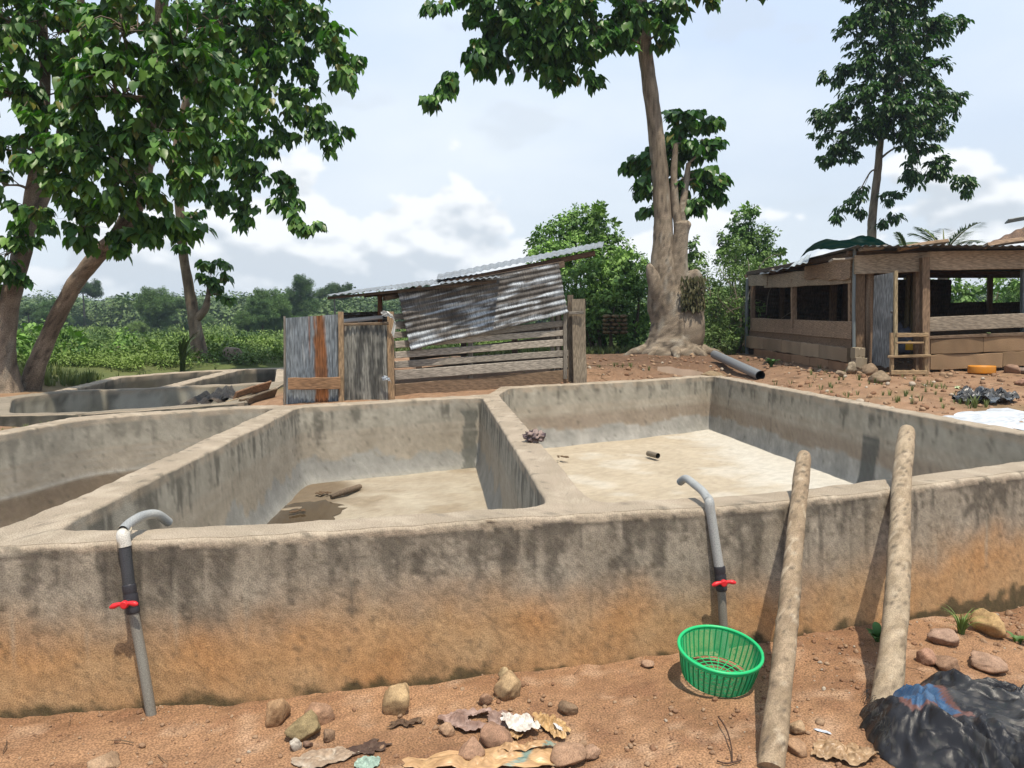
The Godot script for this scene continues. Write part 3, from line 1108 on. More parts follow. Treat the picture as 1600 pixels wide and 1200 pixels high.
func trees() -> void:
	var hl := heart_leaf(0.12, 16.0)
	var brown := bark_col(Color(0.36, 0.285, 0.215), Color(0.20, 0.155, 0.115))
	var tan_ := bark_col(Color(0.34, 0.26, 0.185), Color(0.20, 0.15, 0.105))
	# leftmost tree with two stems
	var b := pt(10, 622, 9.7)
	b.y = terr(b.x, -b.z) - 0.1
	tree("broadleaf_tree", "thick brown tree with heart shaped leaves at the far left behind the tank", b,
		[[[b, pt(6, 560, 9.7), pt(14, 480, 9.7), pt(38, 380, 9.7), pt(50, 310, 9.7), pt(62, 230, 9.6), pt(70, 120, 9.6), pt(60, -60, 9.5), pt(60, -260, 9.4)], [0.22, 0.14, 0.115, 0.10, 0.09, 0.075, 0.06, 0.05, 0.03], 22],
		[[pt(42, 360, 9.7), pt(72, 300, 9.8), pt(92, 230, 9.9), pt(110, 100, 9.8), pt(140, -80, 9.6)], [0.085, 0.07, 0.06, 0.05, 0.03], 14, "stem"]],
		[lobe(20, 40, 9.3, 85), lobe(100, 50, 9.6, 75), lobe(20, 150, 9.2, 75), lobe(110, 150, 9.5, 65, 0.8), lobe(15, 235, 9.4, 50, 0.8), lobe(70, 215, 9.4, 45, 0.7), lobe(5, 290, 9.4, 34, 1.0), lobe(45, 330, 9.3, 34, 1.0), lobe(25, 370, 9.3, 30, 1.1), lobe(8, 400, 9.4, 42, 1.3), lobe(10, 440, 9.4, 30, 1.1), lobe(-30, 440, 9.8, 50),
			lobe(20, -70, 9.2, 110, 0.4), lobe(-110, 30, 9.4, 110, 0.5), lobe(-90, 220, 9.6, 80, 0.5)], hl, brown)
	# the leaning one
	b = pt(44, 622, 10.0)
	b.y = terr(b.x, -b.z) - 0.1
	tree("broadleaf_tree", "leaning tree whose bare curved trunk rises right from the tank corner", b,
		[[[b, pt(56, 575, 10.0), pt(78, 520, 9.95), pt(112, 452, 9.8), pt(150, 402, 9.6), pt(190, 362, 9.4), pt(214, 312, 9.3), pt(226, 250, 9.0), pt(238, 160, 8.8), pt(250, 40, 8.6), pt(260, -120, 8.4), pt(262, -300, 8.2)], [0.155, 0.118, 0.102, 0.095, 0.096, 0.105, 0.11, 0.095, 0.08, 0.07, 0.055, 0.03], 24]],
		[lobe(190, 50, 8.4, 95), lobe(285, 95, 8.3, 95), lobe(180, 150, 8.1, 80), lobe(130, 230, 8.3, 55, 0.9), lobe(250, 205, 8.2, 75), lobe(215, 290, 8.3, 55, 0.9), lobe(300, 270, 8.4, 55, 0.9), lobe(130, 325, 8.6, 45, 0.8), lobe(165, 280, 8.4, 48, 0.9), lobe(130, 362, 8.7, 26, 0.9), lobe(275, 345, 8.9, 42, 0.9), lobe(62, 350, 8.9, 30, 0.8), lobe(215, 375, 9.0, 25, 0.6), lobe(80, 250, 8.7, 50, 1.0), lobe(150, 372, 8.9, 30, 1.2), lobe(195, 392, 8.9, 24, 1.1), lobe(240, 372, 8.8, 34, 1.1), lobe(120, 300, 8.6, 42), lobe(180, 330, 8.6, 44), lobe(140, 130, 8.3, 65), lobe(105, 205, 8.5, 52), lobe(155, 245, 8.4, 48), lobe(200, 225, 8.3, 52), lobe(95, 310, 8.8, 34, 0.8), lobe(330, 200, 8.3, 60, 0.9), lobe(330, 120, 8.3, 60, 0.8), lobe(260, 320, 8.5, 40, 0.9), lobe(200, 340, 8.7, 36, 0.9),
			lobe(240, -50, 8.2, 90, 0.4)], hl, brown)
	# the straight slender one further back
	b = pt(318, 580, 15.4)
	b.y = terr(b.x, -b.z) - 0.1
	hl.size = 0.145
	tree("broadleaf_tree", "slender upright tree with a drooping right limb beside a low stump", b,
		[[[b, pt(312, 550, 15.4), pt(304, 505, 15.4), pt(296, 455, 15.4), pt(287, 400, 15.3), pt(281, 330, 15.2), pt(276, 240, 15.0), pt(300, 120, 14.8), pt(330, -20, 14.5), pt(350, -200, 14.2)], [0.26, 0.165, 0.125, 0.10, 0.09, 0.085, 0.08, 0.075, 0.06, 0.03], 18],
		[[pt(304, 500, 15.4), pt(322, 480, 15.4), pt(326, 440, 15.5)], [0.10, 0.07, 0.02], 10, "side_shoot"]],
		[lobe(350, 40, 13.5, 95), lobe(440, 50, 13.3, 85), lobe(500, 80, 13.2, 62), lobe(545, 105, 13.0, 40), lobe(430, 140, 13.3, 85, 0.8), lobe(350, 160, 13.6, 85, 0.8), lobe(500, 165, 13.1, 55, 0.7), lobe(525, 205, 13.0, 34, 0.7), lobe(475, 225, 13.0, 40, 0.6), lobe(400, 225, 13.3, 60, 0.7), lobe(345, 240, 13.8, 55, 0.8), lobe(385, 285, 13.4, 38, 1.1), lobe(425, 275, 13.2, 34, 1.3), lobe(445, 310, 13.2, 30, 1.5), lobe(468, 340, 13.1, 26, 1.5), lobe(495, 362, 13.1, 22, 1.5), lobe(378, 338, 13.3, 28, 1.4), lobe(340, 300, 13.8, 40, 1.0), lobe(470, 20, 13.3, 55),
			lobe(332, 425, 15.4, 32, 1.2), lobe(340, 460, 15.4, 26, 1.0), lobe(282, 385, 15.2, 20, 0.9), lobe(300, 340, 15.0, 30, 0.7),
			lobe(400, -50, 13.5, 90, 0.5), lobe(500, -30, 13.2, 60, 0.5)], hl, tan_)
	# the stump beside it
	var g := Geo.new()
	var sp := on_ground(334, 577)
	sp.z = -15.2
	tube(g, [sp + Vector3(0, -0.1, 0), sp + Vector3(0, 0.1, 0), sp + Vector3(0.02, 0.26, 0), sp + Vector3(0.03, 0.33, 0)], [0.24, 0.2, 0.18, 0.12], 16, brown, 0.2, 4.0)
	tag(put(g, "tree_stump", M.bark), "short dark broken tree stump right of the slender trunk", "stump")
	# the big old tree in the middle
	b = pt(1052, 566, 15.6)
	b.y = terr(b.x, -b.z) - 0.08
	hl.size = 0.17
	hl.per = 22.0
	hl.dark = Color(0.042, 0.11, 0.032)
	hl.light = Color(0.12, 0.24, 0.045)
	var grey := bark_col(Color(0.41, 0.335, 0.25), Color(0.24, 0.19, 0.138))
	var bt := tree("old_tree", "massive old tree with swollen pale trunk and cut stubs in the middle", b,
		[[[b + Vector3(0, -0.5, 0), b + Vector3(0, 0.02, 0), b + Vector3(0, 0.22, 0), pt(1053, 525, 15.6), pt(1052, 500, 15.6), pt(1042, 460, 15.6), pt(1037, 425, 15.6), pt(1036, 390, 15.6), pt(1036, 340, 15.6), pt(1030, 260, 15.6), pt(1023, 190, 15.5), pt(1012, 110, 15.4), pt(1003, 30, 15.3), pt(996, -80, 15.2), pt(990, -260, 15.0)], [0.74, 0.70, 0.60, 0.51, 0.47, 0.40, 0.29, 0.215, 0.185, 0.165, 0.15, 0.14, 0.13, 0.11, 0.05], 44],
		[[pt(1056, 490, 15.55), pt(1058, 440, 15.55), pt(1060, 400, 15.55), pt(1064, 365, 15.5), pt(1066, 350, 15.5), pt(1066, 345, 15.5)], [0.36, 0.25, 0.18, 0.15, 0.17, 0.10], 24, "cut_stem"],
		[[pt(1064, 566, 15.6), pt(1072, 525, 15.45), pt(1077, 480, 15.45), pt(1080, 445, 15.45), pt(1081, 428, 15.45), pt(1080, 422, 15.45)], [0.34, 0.36, 0.28, 0.23, 0.19, 0.08], 20, "cut_stub"],
		[[pt(1054, 520, 15.75), pt(1036, 468, 15.5), pt(1023, 438, 15.42), pt(1016, 420, 15.4), pt(1014, 412, 15.4)], [0.16, 0.24, 0.15, 0.09, 0.03], 16, "cut_stub"],
		[[pt(1061, 358, 15.5), pt(1055, 320, 15.5), pt(1053, 270, 15.6), pt(1056, 225, 15.6)], [0.09, 0.08, 0.07, 0.05], 10, "shoot"],
		[[pt(1068, 356, 15.5), pt(1066, 330, 15.5), pt(1070, 300, 15.6), pt(1076, 255, 15.6)], [0.08, 0.07, 0.07, 0.05], 10, "shoot"]],
		[lobe(985, 20, 15.1, 45, 1.1), lobe(965, 60, 15.0, 40, 1.2), lobe(915, 45, 15.0, 62, 1.2), lobe(840, 25, 14.8, 70, 1.1), lobe(855, 85, 14.9, 52, 1.3), lobe(800, 70, 14.8, 55, 1.3), lobe(748, 88, 14.7, 42, 1.2), lobe(712, 130, 14.6, 26, 1.2), lobe(683, 158, 14.6, 20, 1.3), lobe(915, 100, 14.9, 34, 1.2), lobe(775, 20, 14.7, 45), lobe(735, 5, 14.6, 30, 0.9), lobe(695, 15, 14.5, 28, 0.8), lobe(1035, 55, 15.0, 30), lobe(1040, 5, 15.0, 40), lobe(1110, -12, 15.0, 32), lobe(880, 125, 14.9, 20, 0.9), lobe(925, 128, 14.9, 14, 0.9),
			lobe(880, -60, 15.0, 110, 0.5), lobe(1010, -90, 15.2, 100, 0.5), lobe(760, -50, 14.8, 70, 0.5), lobe(1120, -70, 15.2, 60, 0.6), lobe(1180, -30, 15.0, 28, 0.7),
			lobe(1065, 285, 15.9, 40, 1.15), lobe(1070, 230, 15.9, 42, 1.15), lobe(1065, 185, 15.8, 34, 1.15), lobe(1100, 190, 15.8, 30, 1.15), lobe(1105, 235, 15.8, 28, 1.15), lobe(1040, 245, 16.0, 36, 1.15), lobe(1012, 255, 15.9, 30, 1.15), lobe(1000, 290, 15.9, 28, 1.15), lobe(1022, 320, 15.9, 24, 1.15), lobe(1105, 285, 15.8, 34, 1.15), lobe(1085, 320, 15.8, 28, 1.15), lobe(1118, 305, 15.8, 22, 1.15), lobe(985, 255, 15.9, 16, 1.2)], hl, grey, 0.09)
	for k in 9:
		var w := TAU * k / 9.0 + 0.3
		var dir := Vector3(cos(w), 0, sin(w))
		var a := b + dir * 0.42
		var rt := Geo.new()
		var e := b + dir * rr(0.8, 1.05)
		e.y = terr(e.x, -e.z) - 0.05
		var m := a.lerp(e, 0.5)
		m.y = terr(m.x, -m.z) + 0.05
		tube(rt, curve([a + Vector3(0, 0.12, 0), m, e], 6), curve([0.16, 0.10, 0.04], 6), 12, grey, 0.3, 3.0, true, false)
		put(rt, "root", M.bark, bt)
	# moss hanging on the stub
	var xs := []
	var cs := []
	for k in 500:
		var p := pt(1084 + rr(-20, 18), 430 + rr(0, 52), 15.12 + rr(-0.08, 0.1))
		xs.append(aim(Vector3(rr(-0.3, 0.3), -1, rr(0, 0.4)), rdir(), rr(0.05, 0.14), p))
		cs.append(mixc(Color(0.05, 0.055, 0.02), Color(0.10, 0.09, 0.04), rng.randf()))
	put_many(leaf_mesh(0.2, Color(1, 1, 1), 0.1, false), xs, cs, "fern_tuft", M.far_leaf, bt)
	# the feathery one behind the right shed
	b = pt(1364, 430, 24.0)
	b.y = terr(b.x, -b.z) - 0.1
	var sm := leaf_mesh(0.24, Color(1, 1, 1), 0.2, false)
	var fl := {"mesh": sm, "size": 0.17, "per": 36.0, "bunch": 8, "hang": 0.55, "dark": Color(0.034, 0.08, 0.028), "light": Color(0.09, 0.17, 0.045)}
	tree("feathery_tree", "tall slim dark leaved tree standing behind the right hand shed", b,
		[[[b, pt(1362, 380, 24), pt(1363, 340, 24), pt(1370, 280, 24), pt(1376, 220, 24), pt(1384, 160, 24), pt(1392, 90, 24), pt(1398, 20, 24), pt(1404, -80, 24), pt(1408, -200, 24)], [0.18, 0.14, 0.125, 0.115, 0.10, 0.085, 0.07, 0.06, 0.04, 0.02], 14]],
		[lobe(1370, 10, 23.4, 48), lobe(1425, 15, 23.6, 40), lobe(1475, 40, 23.8, 26), lobe(1500, 36, 23.8, 14), lobe(1340, 45, 23.5, 36), lobe(1395, 70, 23.2, 50), lobe(1450, 55, 23.4, 36), lobe(1350, 100, 23.4, 36), lobe(1305, 118, 23.6, 22), lobe(1285, 122, 23.7, 12), lobe(1410, 125, 23.2, 48), lobe(1460, 110, 23.5, 28), lobe(1345, 150, 23.2, 34), lobe(1395, 175, 23.0, 44), lobe(1445, 165, 23.2, 44), lobe(1490, 160, 23.5, 26), lobe(1310, 180, 23.5, 30), lobe(1280, 185, 23.7, 18), lobe(1345, 205, 23.4, 32), lobe(1300, 225, 23.6, 26), lobe(1275, 218, 23.7, 14), lobe(1320, 245, 23.6, 22), lobe(1290, 250, 23.7, 16), lobe(1420, 205, 23.2, 36), lobe(1465, 195, 23.3, 26), lobe(1440, 240, 23.3, 26), lobe(1435, 270, 23.3, 26), lobe(1470, 262, 23.3, 24), lobe(1500, 285, 23.5, 20), lobe(1515, 300, 23.5, 12),
			lobe(1340, 305, 23.7, 17, 0.8), lobe(1320, 325, 23.7, 17, 0.8), lobe(1310, 340, 23.7, 10, 0.8), lobe(1345, 330, 23.7, 12, 0.8), lobe(1390, 308, 23.7, 12, 0.8), lobe(1402, 302, 23.7, 8, 0.8), lobe(1398, 342, 23.7, 9, 0.8), lobe(1380, 350, 23.7, 6, 0.8),
			lobe(1400, -60, 23.5, 60), lobe(1450, -40, 23.5, 45), lobe(1350, -40, 23.5, 45), lobe(1405, -150, 23.8, 60)], fl, brown)

var sprays := []

func bush(called: String, label: String, category: String, lobes: Array, per: float, size: float, dark: Color, light: Color, kinds := [0, 1], group := "", stems := true) -> Node3D:
	var c := Vector3.ZERO
	for l in lobes:
		c += l[0] / lobes.size()
	c.y = terr(c.x, -c.z)
	var o := thing(called, label, category, c, group)
	if stems:
		for l in lobes:
			var g := Geo.new()
			var e: Vector3 = l[0]
			var a := Vector3(lerpf(c.x, e.x, 0.6), 0, lerpf(c.z, e.z, 0.6))
			a.y = terr(a.x, -a.z) - 0.05
			tube(g, curve([a, a.lerp(e, 0.5) + rdir() * 0.1, e], 4), curve([0.05, 0.035, 0.015], 4), 6, bark_col(Color(0.18, 0.14, 0.1), Color(0.1, 0.08, 0.06)), 0.1)
			put(g, "stem", M.bark, o)
	var xs := [[], [], [], [], []]
	var cs := [[], [], [], [], []]
	for l in lobes:
		var r: float = l[1]
		var tint := rr(0.75, 1.25)
		for k in int(per * l[2] * r * r / (size * size)):
			var dir := rdir()
			var p: Vector3 = l[0] + dir * r * pow(rng.randf(), 0.28) * (1.0 + 0.5 * ns(dir * 1.5 + l[0]))
			if p.y < terr(p.x, -p.z) + 0.02:
				continue
			var which: int = kinds[rng.randi() % kinds.size()]
			var bs := Basis(rdir(), rng.randf() * TAU) if rng.randf() < 0.5 else Basis(Vector3.UP, rng.randf() * TAU)
			xs[which].append(Transform3D(bs.scaled(Vector3.ONE * size * rr(0.6, 1.3)), p))
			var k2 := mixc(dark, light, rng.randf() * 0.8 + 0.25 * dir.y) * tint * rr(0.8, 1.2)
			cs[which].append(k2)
	for k in 5:
		if xs[k].size():
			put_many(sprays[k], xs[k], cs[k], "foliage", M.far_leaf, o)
	return o

func palm_frond(g: Geo, root: Vector3, dir: Vector3, length: float, col: Color) -> void:
	var pts := []
	var up := Vector3.UP
	for k in 9:
		var f := k / 8.0
		pts.append(root + dir * length * f - up * length * 0.35 * f * f)
	tube(g, pts, [0.03, 0.026, 0.022, 0.02, 0.018, 0.015, 0.012, 0.009, 0.005], 5, func(_p: Vector3) -> Color: return Color(0.16, 0.17, 0.06))
	for k in 46:
		var f := 0.12 + 0.87 * k / 45.0
		var i := mini(7, int(f * 8.0))
		var p: Vector3 = (pts[i] as Vector3).lerp(pts[i + 1], f * 8.0 - i)
		var t: Vector3 = (pts[i + 1] - pts[i]).normalized()
		for s in [-1.0, 1.0]:
			var side = t.cross(up).normalized() * s
			var l := length * 0.30 * (sin(PI * (0.15 + 0.8 * f)) + 0.15) * rr(0.85, 1.1)
			var tip: Vector3 = p + (side * 0.75 + t * 0.6 + up * rr(-0.15, 0.15)).normalized() * l - up * l * 0.2
			var w := up.cross(side).normalized() * 0.018
			var sh := rr(0.7, 1.2)
			var cc := Color(col.r * sh, col.g * sh, col.b * sh)
			var a := g.add(p - w * 0.5, cc)
			var b := g.add(p.lerp(tip, 0.5) + w, cc)
			var c := g.add(tip, cc)
			var e := g.add(p.lerp(tip, 0.5) - w, cc)
			g.tri(a, b, c)
			g.tri(a, c, e)

func vegetation() -> void:
	sprays = [spray_mesh(26, 0.34, 0.24, 0.42), spray_mesh(20, 0.42, 0.32, 0.40), spray_mesh(34, 0.26, 0.12, 0.5), spray_mesh(48, 0.22, 0.26, 0.5), spray_mesh(170, 0.13, 0.32, 0.5)]
	var gd := Color(0.075, 0.16, 0.04)
	var gl := Color(0.20, 0.35, 0.07)
	bush("vine_covered_tree", "round green tree smothered in vines behind the middle shed roof", "tree",
		[lobe(925, 360, 19.5, 38), lobe(880, 368, 19.8, 34), lobe(850, 385, 20, 24), lobe(905, 400, 19.0, 40), lobe(950, 395, 19.3, 34), lobe(935, 335, 19.6, 15), lobe(900, 345, 19.8, 22), lobe(860, 410, 19.2, 34), lobe(960, 420, 18.6, 34)], 16.0, 0.28, gd, gl, [0, 1])
	bush("vine_bush", "dense vine thicket between the shed post and the big trunk", "bush",
		[lobe(910, 440, 18.0, 38), lobe(955, 440, 18.0, 40), lobe(985, 425, 18.2, 34), lobe(930, 480, 17.8, 36), lobe(990, 470, 18.0, 34), lobe(975, 510, 18.0, 30), lobe(940, 520, 18.5, 26), lobe(1005, 505, 18.2, 25), lobe(900, 495, 18.0, 32), lobe(1000, 440, 17.6, 26), lobe(960, 480, 17.4, 26), lobe(915, 510, 17.6, 26), lobe(985, 528, 17.5, 20)], 15.0, 0.26, gd * 0.9, gl * 0.95, [0, 1])
	bush("tangled_bush", "straggly grey green bush with dry stems right of the big trunk", "bush",
		[lobe(1120, 470, 17.5, 36), lobe(1150, 445, 18.0, 32), lobe(1105, 430, 18.2, 28), lobe(1140, 510, 17.2, 34), lobe(1175, 430, 18.6, 26), lobe(1105, 510, 17.4, 26), lobe(1160, 490, 17.4, 30), lobe(1200, 420, 18.6, 24), lobe(1125, 530, 16.8, 26), lobe(1150, 400, 19, 26)], 13.0, 0.26, Color(0.07, 0.12, 0.035), Color(0.17, 0.27, 0.07), [0, 0, 2])
	bush("young_tree", "bushy green tree between the big trunk and the right shed", "tree",
		[lobe(1160, 350, 22, 24), lobe(1145, 375, 22, 24), lobe(1185, 375, 22, 26), lobe(1205, 390, 22, 20), lobe(1160, 400, 22, 30), lobe(1195, 410, 22, 28), lobe(1172, 335, 22, 12), lobe(1135, 400, 22, 18)], 15.0, 0.30, gd * 0.8, gl * 0.8, [0, 1])
	bush("sapling", "small leafy sapling peeping out right beside the big trunk", "tree",
		[lobe(1078, 385, 19, 14), lobe(1085, 410, 19, 16), lobe(1072, 410, 19, 14)], 12.0, 0.24, gd * 0.9, gl * 0.8, [1])
	# dry stems in the tangled bush
	var dry := thing("dry_branches", "bare grey twigs arching out of the tangled bush", "branches", pt(1140, 520, 17.3))
	for k in 26:
		var g := Geo.new()
		var a := pt(rr(1095, 1200), rr(490, 535), 17.0 + rr(0, 0.7))
		var e := a + Vector3(rr(-0.9, 0.9), rr(0.3, 1.6), rr(-0.3, 0.5))
		var m := a.lerp(e, 0.55) + Vector3(rr(-0.3, 0.3), rr(0, 0.4), 0)
		tube(g, curve([a, m, e], 5), curve([0.012, 0.009, 0.003], 5), 5, func(_p: Vector3) -> Color: return Color(0.33, 0.28, 0.21))
		put(g, "twig", M.bark, dry)
	# bushes seen through the right shed and behind it
	bush("shed_bush", "bright green bush seen through the opening of the right shed", "bush",
		[lobe(1560, 455, 26, 42), lobe(1610, 450, 26, 44), lobe(1510, 470, 25, 34), lobe(1480, 460, 25, 32), lobe(1440, 470, 25, 34), lobe(1660, 460, 26, 50), lobe(1410, 480, 26, 30)], 8.0, 0.4, gd, gl, [0, 1])
	bush("low_thicket", "wide low green thicket behind the left basins and their trees", "bush",
		[lobe(90, 560, 14.0, 42), lobe(140, 566, 14.5, 34), lobe(190, 562, 15.5, 30), lobe(235, 566, 16, 26), lobe(40, 552, 14, 46), lobe(-20, 556, 14, 46), lobe(115, 535, 17, 28), lobe(60, 528, 16, 30), lobe(200, 542, 19, 24)], 9.0, 0.30, gd * 0.8, gl * 0.9, [0, 1])
	var gp := Geo.new()
	var pc := pt(1478, 396, 21.0)
	pc.x = pt(1475, 400, 21.0).x
	var palm := thing("palm_tree", "green palm fronds rising above the right shed roof", "palm", Vector3(pc.x, terr(pc.x, 21.0), -21.0))
	tube(gp, [Vector3(pc.x, terr(pc.x, 21.0) - 0.1, -21.0), pc + Vector3(0, -0.6, 0), pc], [0.16, 0.13, 0.11], 12, bark_col(Color(0.25, 0.2, 0.15), Color(0.15, 0.12, 0.09)), 0.15)
	put(gp, "trunk", M.bark, palm)
	for a in [[-70, 0.5, 1.5], [-35, 1.3, 1.0], [-15, 1.3, 1.1], [10, 1.35, 1.0], [30, 1.2, 1.1], [48, 0.9, 1.2], [65, 0.6, 1.3], [110, 0.7, 1.2], [-120, 0.8, 1.2], [170, 0.9, 1.2]]:
		var g := Geo.new()
		var w := deg_to_rad(a[0])
		palm_frond(g, pc, Vector3(sin(w), a[1] * 0.62, -cos(w) * 0.4).normalized(), a[2] * 1.35, Color(0.06, 0.11, 0.035))
		put(g, "frond", M.far_leaf, palm)
	var one := Geo.new()
	var p2 := pt(1416, 394, 19.0)
	var small := thing("palm_seedling", "single upright young palm frond over the right shed roof", "palm", Vector3(p2.x, terr(p2.x, 19.0), -19.0))
	palm_frond(one, p2, Vector3(-0.35, 1, 0).normalized(), 0.8, Color(0.09, 0.14, 0.05))
	put(one, "frond", M.far_leaf, small)
	var st := Geo.new()
	tube(st, [Vector3(p2.x, terr(p2.x, 19.0), -19.0), p2], [0.06, 0.03], 8, func(_p: Vector3) -> Color: return Color(0.15, 0.14, 0.07))
	put(st, "stem", M.bark, small)
	far_country()

func far_country() -> void:
	# field growth: low leafy plants and grass, thinning to a mass with distance
	var xs := [[], [], [], [], []]
	var cs := [[], [], [], [], []]
	for k in 30000:
		var d := 13.0 + 80.0 * pow(rng.randf(), 1.7)
		var x := d * rr(-0.95, 0.95)
		if d < 17.0 and (x > -4.4 or in_block(x, d, 0.5)):
			continue
		if x > -0.05 * d and x < 0.33 * d and d < 22.0:
			continue
		if x > 4.0 and d < 20.0:
			continue
		var y := terr(x, d)
		var s := rr(0.22, 0.55) * (0.45 + d * 0.016) * (1.0 + 0.9 * ns(Vector3(x, 0, d) * 0.15) + 0.7 * ns(Vector3(x, 7, d) * 0.5))
		if ns(Vector3(x, 3, d) * 0.22) < -0.28:
			s *= 0.45
		var which: int = [3, 3, 2, 2, 2][rng.randi() % 5] if d < 26.0 else [0, 3, 2, 2, 3][rng.randi() % 5]
		xs[which].append(Transform3D(Basis(Vector3.UP, rng.randf() * TAU).scaled(Vector3(s, s * 0.85, s)), Vector3(x, y + s * 0.25, -d)))
		var f := 0.5 + 1.2 * ns(Vector3(x, 0, d) * 0.09) + 0.5 * ns(Vector3(x, 4, d) * 0.4)
		cs[which].append(mixc(Color(0.05, 0.105, 0.025), Color(0.20, 0.29, 0.065), f + rr(-0.25, 0.25)) * rr(0.75, 1.2))
	var field := thing("field_growth", "rough green weeds and low scrub filling the field behind", "undergrowth")
	field.set_meta("kind", "stuff")
	for k in 4:
		put_many(sprays[k], xs[k], cs[k], "weeds", M.far_leaf, field)
	# scrub: rounded clumps that thicken towards the wood
	for k in 900:
		var d := 15.5 + 85.0 * pow(rng.randf(), 1.3)
		var x := d * rr(-0.9, 0.9)
		if d < 24.0 and x > -0.12 * d:
			continue
		var r := rr(0.45, 1.15) * (0.75 + d * 0.019)
		var which: int = [0, 3, 3, 3][rng.randi() % 4]
		var tone := mixc(Color(0.035, 0.08, 0.022), Color(0.14, 0.23, 0.05), rng.randf())
		for m in int(50 + r * 20):
			var dir := rdir()
			dir.y = absf(dir.y)
			var p := Vector3(x, terr(x, d) - 0.1, -d) + dir * Vector3(r, r * 0.85, r) * pow(rng.randf(), 0.3)
			xs[which].append(Transform3D(Basis(rdir(), rng.randf() * TAU).scaled(Vector3.ONE * (0.12 + r * rr(0.22, 0.42))), p))
			cs[which].append(tone * rr(0.7, 1.25))
	# trees of the far wood
	var protos := []
	var names := ["round crowned tree in the far wood beyond the field", "flat topped tree in the far wood beyond the field", "tall layered tree in the far wood beyond the field", "pale bushy tree in the far wood beyond the field"]
	var spots := []
	for k in 70:
		var d := 58.0 + 80.0 * rng.randf()
		spots.append([rr(-0.85, 0.1) * d, d, k % 4])
	for k in 30:
		var d := 34.0 + 50.0 * rng.randf()
		spots.append([rr(0.22, 0.75) * d, d, [0, 3, 0, 2][k % 4]])
	for kind in 4:
		var lobes := []
		match kind:
			0: lobes = [[Vector3(0, 4.2, 0), 1.9], [Vector3(1.3, 3.3, 0.4), 1.4], [Vector3(-1.3, 3.2, -0.3), 1.5], [Vector3(0.2, 3.0, 1.3), 1.4], [Vector3(0, 1.6, 0), 1.6]]
			1: lobes = [[Vector3(0, 5.4, 0), 1.1], [Vector3(1.5, 5.2, 0.3), 0.9], [Vector3(-1.5, 5.1, -0.2), 0.9], [Vector3(0.2, 5.2, 1.2), 0.9], [Vector3(0.8, 4.8, -1.2), 0.8], [Vector3(-0.6, 1.2, 0), 1.2]]
			2: lobes = [[Vector3(0, 6.2, 0), 0.9], [Vector3(0.9, 5.2, 0), 1.0], [Vector3(-0.9, 4.9, 0.4), 1.1], [Vector3(0.3, 4.0, -0.8), 1.3], [Vector3(1.2, 3.4, 0.5), 1.1], [Vector3(-1.2, 3.2, -0.4), 1.2], [Vector3(0, 1.6, 0), 1.4]]
			3: lobes = [[Vector3(0, 2.6, 0), 1.5], [Vector3(1.2, 2.0, 0), 1.2], [Vector3(-1.2, 1.9, 0.2), 1.3], [Vector3(0, 1.2, 0.8), 1.2]]
		for k in 7:
			var at: Vector3 = lobes[rng.randi() % mini(lobes.size(), 4)][0]
			lobes.append([at + rdir() * Vector3(1.9, 1.0, 1.9) * rr(0.5, 1.0), rr(0.35, 0.75)])
		var o := Node3D.new()
		var g := Geo.new()
		tube(g, curve([Vector3(0, -0.3, 0), Vector3(0.1, 1.5, 0), Vector3(0, lobes[0][0].y, 0)], 4), curve([0.2, 0.14, 0.06], 4), 8, bark_col(Color(0.2, 0.16, 0.12), Color(0.12, 0.1, 0.08)))
		var tr := MeshInstance3D.new()
		tr.mesh = g.mesh()
		tr.material_override = M.bark
		tr.name = "trunk"
		o.add_child(tr)
		var tx := []
		var tc := []
		var tone: Color = [Color(0.085, 0.155, 0.04), Color(0.06, 0.11, 0.035), Color(0.07, 0.135, 0.038), Color(0.13, 0.20, 0.055)][kind]
		for l in lobes:
			for k in int(34 * l[1] * l[1]):
				var dir := rdir()
				var p: Vector3 = l[0] + dir * l[1] * Vector3(1, 0.75 if kind != 1 else 0.4, 1) * pow(rng.randf(), 0.3)
				tx.append(Transform3D(Basis(rdir(), rng.randf() * TAU).scaled(Vector3.ONE * rr(0.5, 1.0)), p))
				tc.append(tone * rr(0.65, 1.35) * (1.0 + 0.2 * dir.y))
		var cr := MultiMeshInstance3D.new()
		var mm := MultiMesh.new()
		mm.transform_format = MultiMesh.TRANSFORM_3D
		mm.use_colors = true
		mm.mesh = sprays[4]
		mm.instance_count = tx.size()
		for k in tx.size():
			mm.set_instance_transform(k, tx[k])
			mm.set_instance_color(k, tc[k])
		cr.multimesh = mm
		cr.material_override = M.far_leaf
		cr.name = "crown"
		cr.set_meta("kind", "stuff")
		o.add_child(cr)
		protos.append(o)
	var singles := [[pt(470, 470, 75), 2, 0.78], [pt(522, 470, 85), 1, 0.85], [pt(130, 475, 95), 1, 1.0], [pt(645, 478, 110), 1, 1.0], [pt(420, 480, 62), 0, 0.7], [pt(245, 480, 70), 0, 0.75]]
	var many := 0
	for s in spots:
		var o: Node3D = protos[s[2]].duplicate()
		o.name = numbered("wood_tree")
		add_child(o)
		o.position = Vector3(s[0], terr(s[0], s[1]), -s[1])
		var k := rr(0.32, 0.66)
		o.scale = Vector3(k * 1.15, k * rr(0.75, 1.0), k * 1.15)
		o.rotation.y = rng.randf() * TAU
		tag(o, names[s[2]], "tree", ["round trees of the far wood", "flat topped trees of the far wood", "layered trees of the far wood", "pale bushy trees of the far wood"][s[2]])
		many += 1
	var told := ["tall tiered tree standing above the far wood left of the shed", "flat crowned tree above the far wood just left of the shed roof", "flat crowned tree on the skyline between the left trunks", "small palm like treetop showing over the shed's lower roof", "dark round tree at the field's edge left of the zinc gate", "dark round tree in the field between the leaning and slender trunks"]
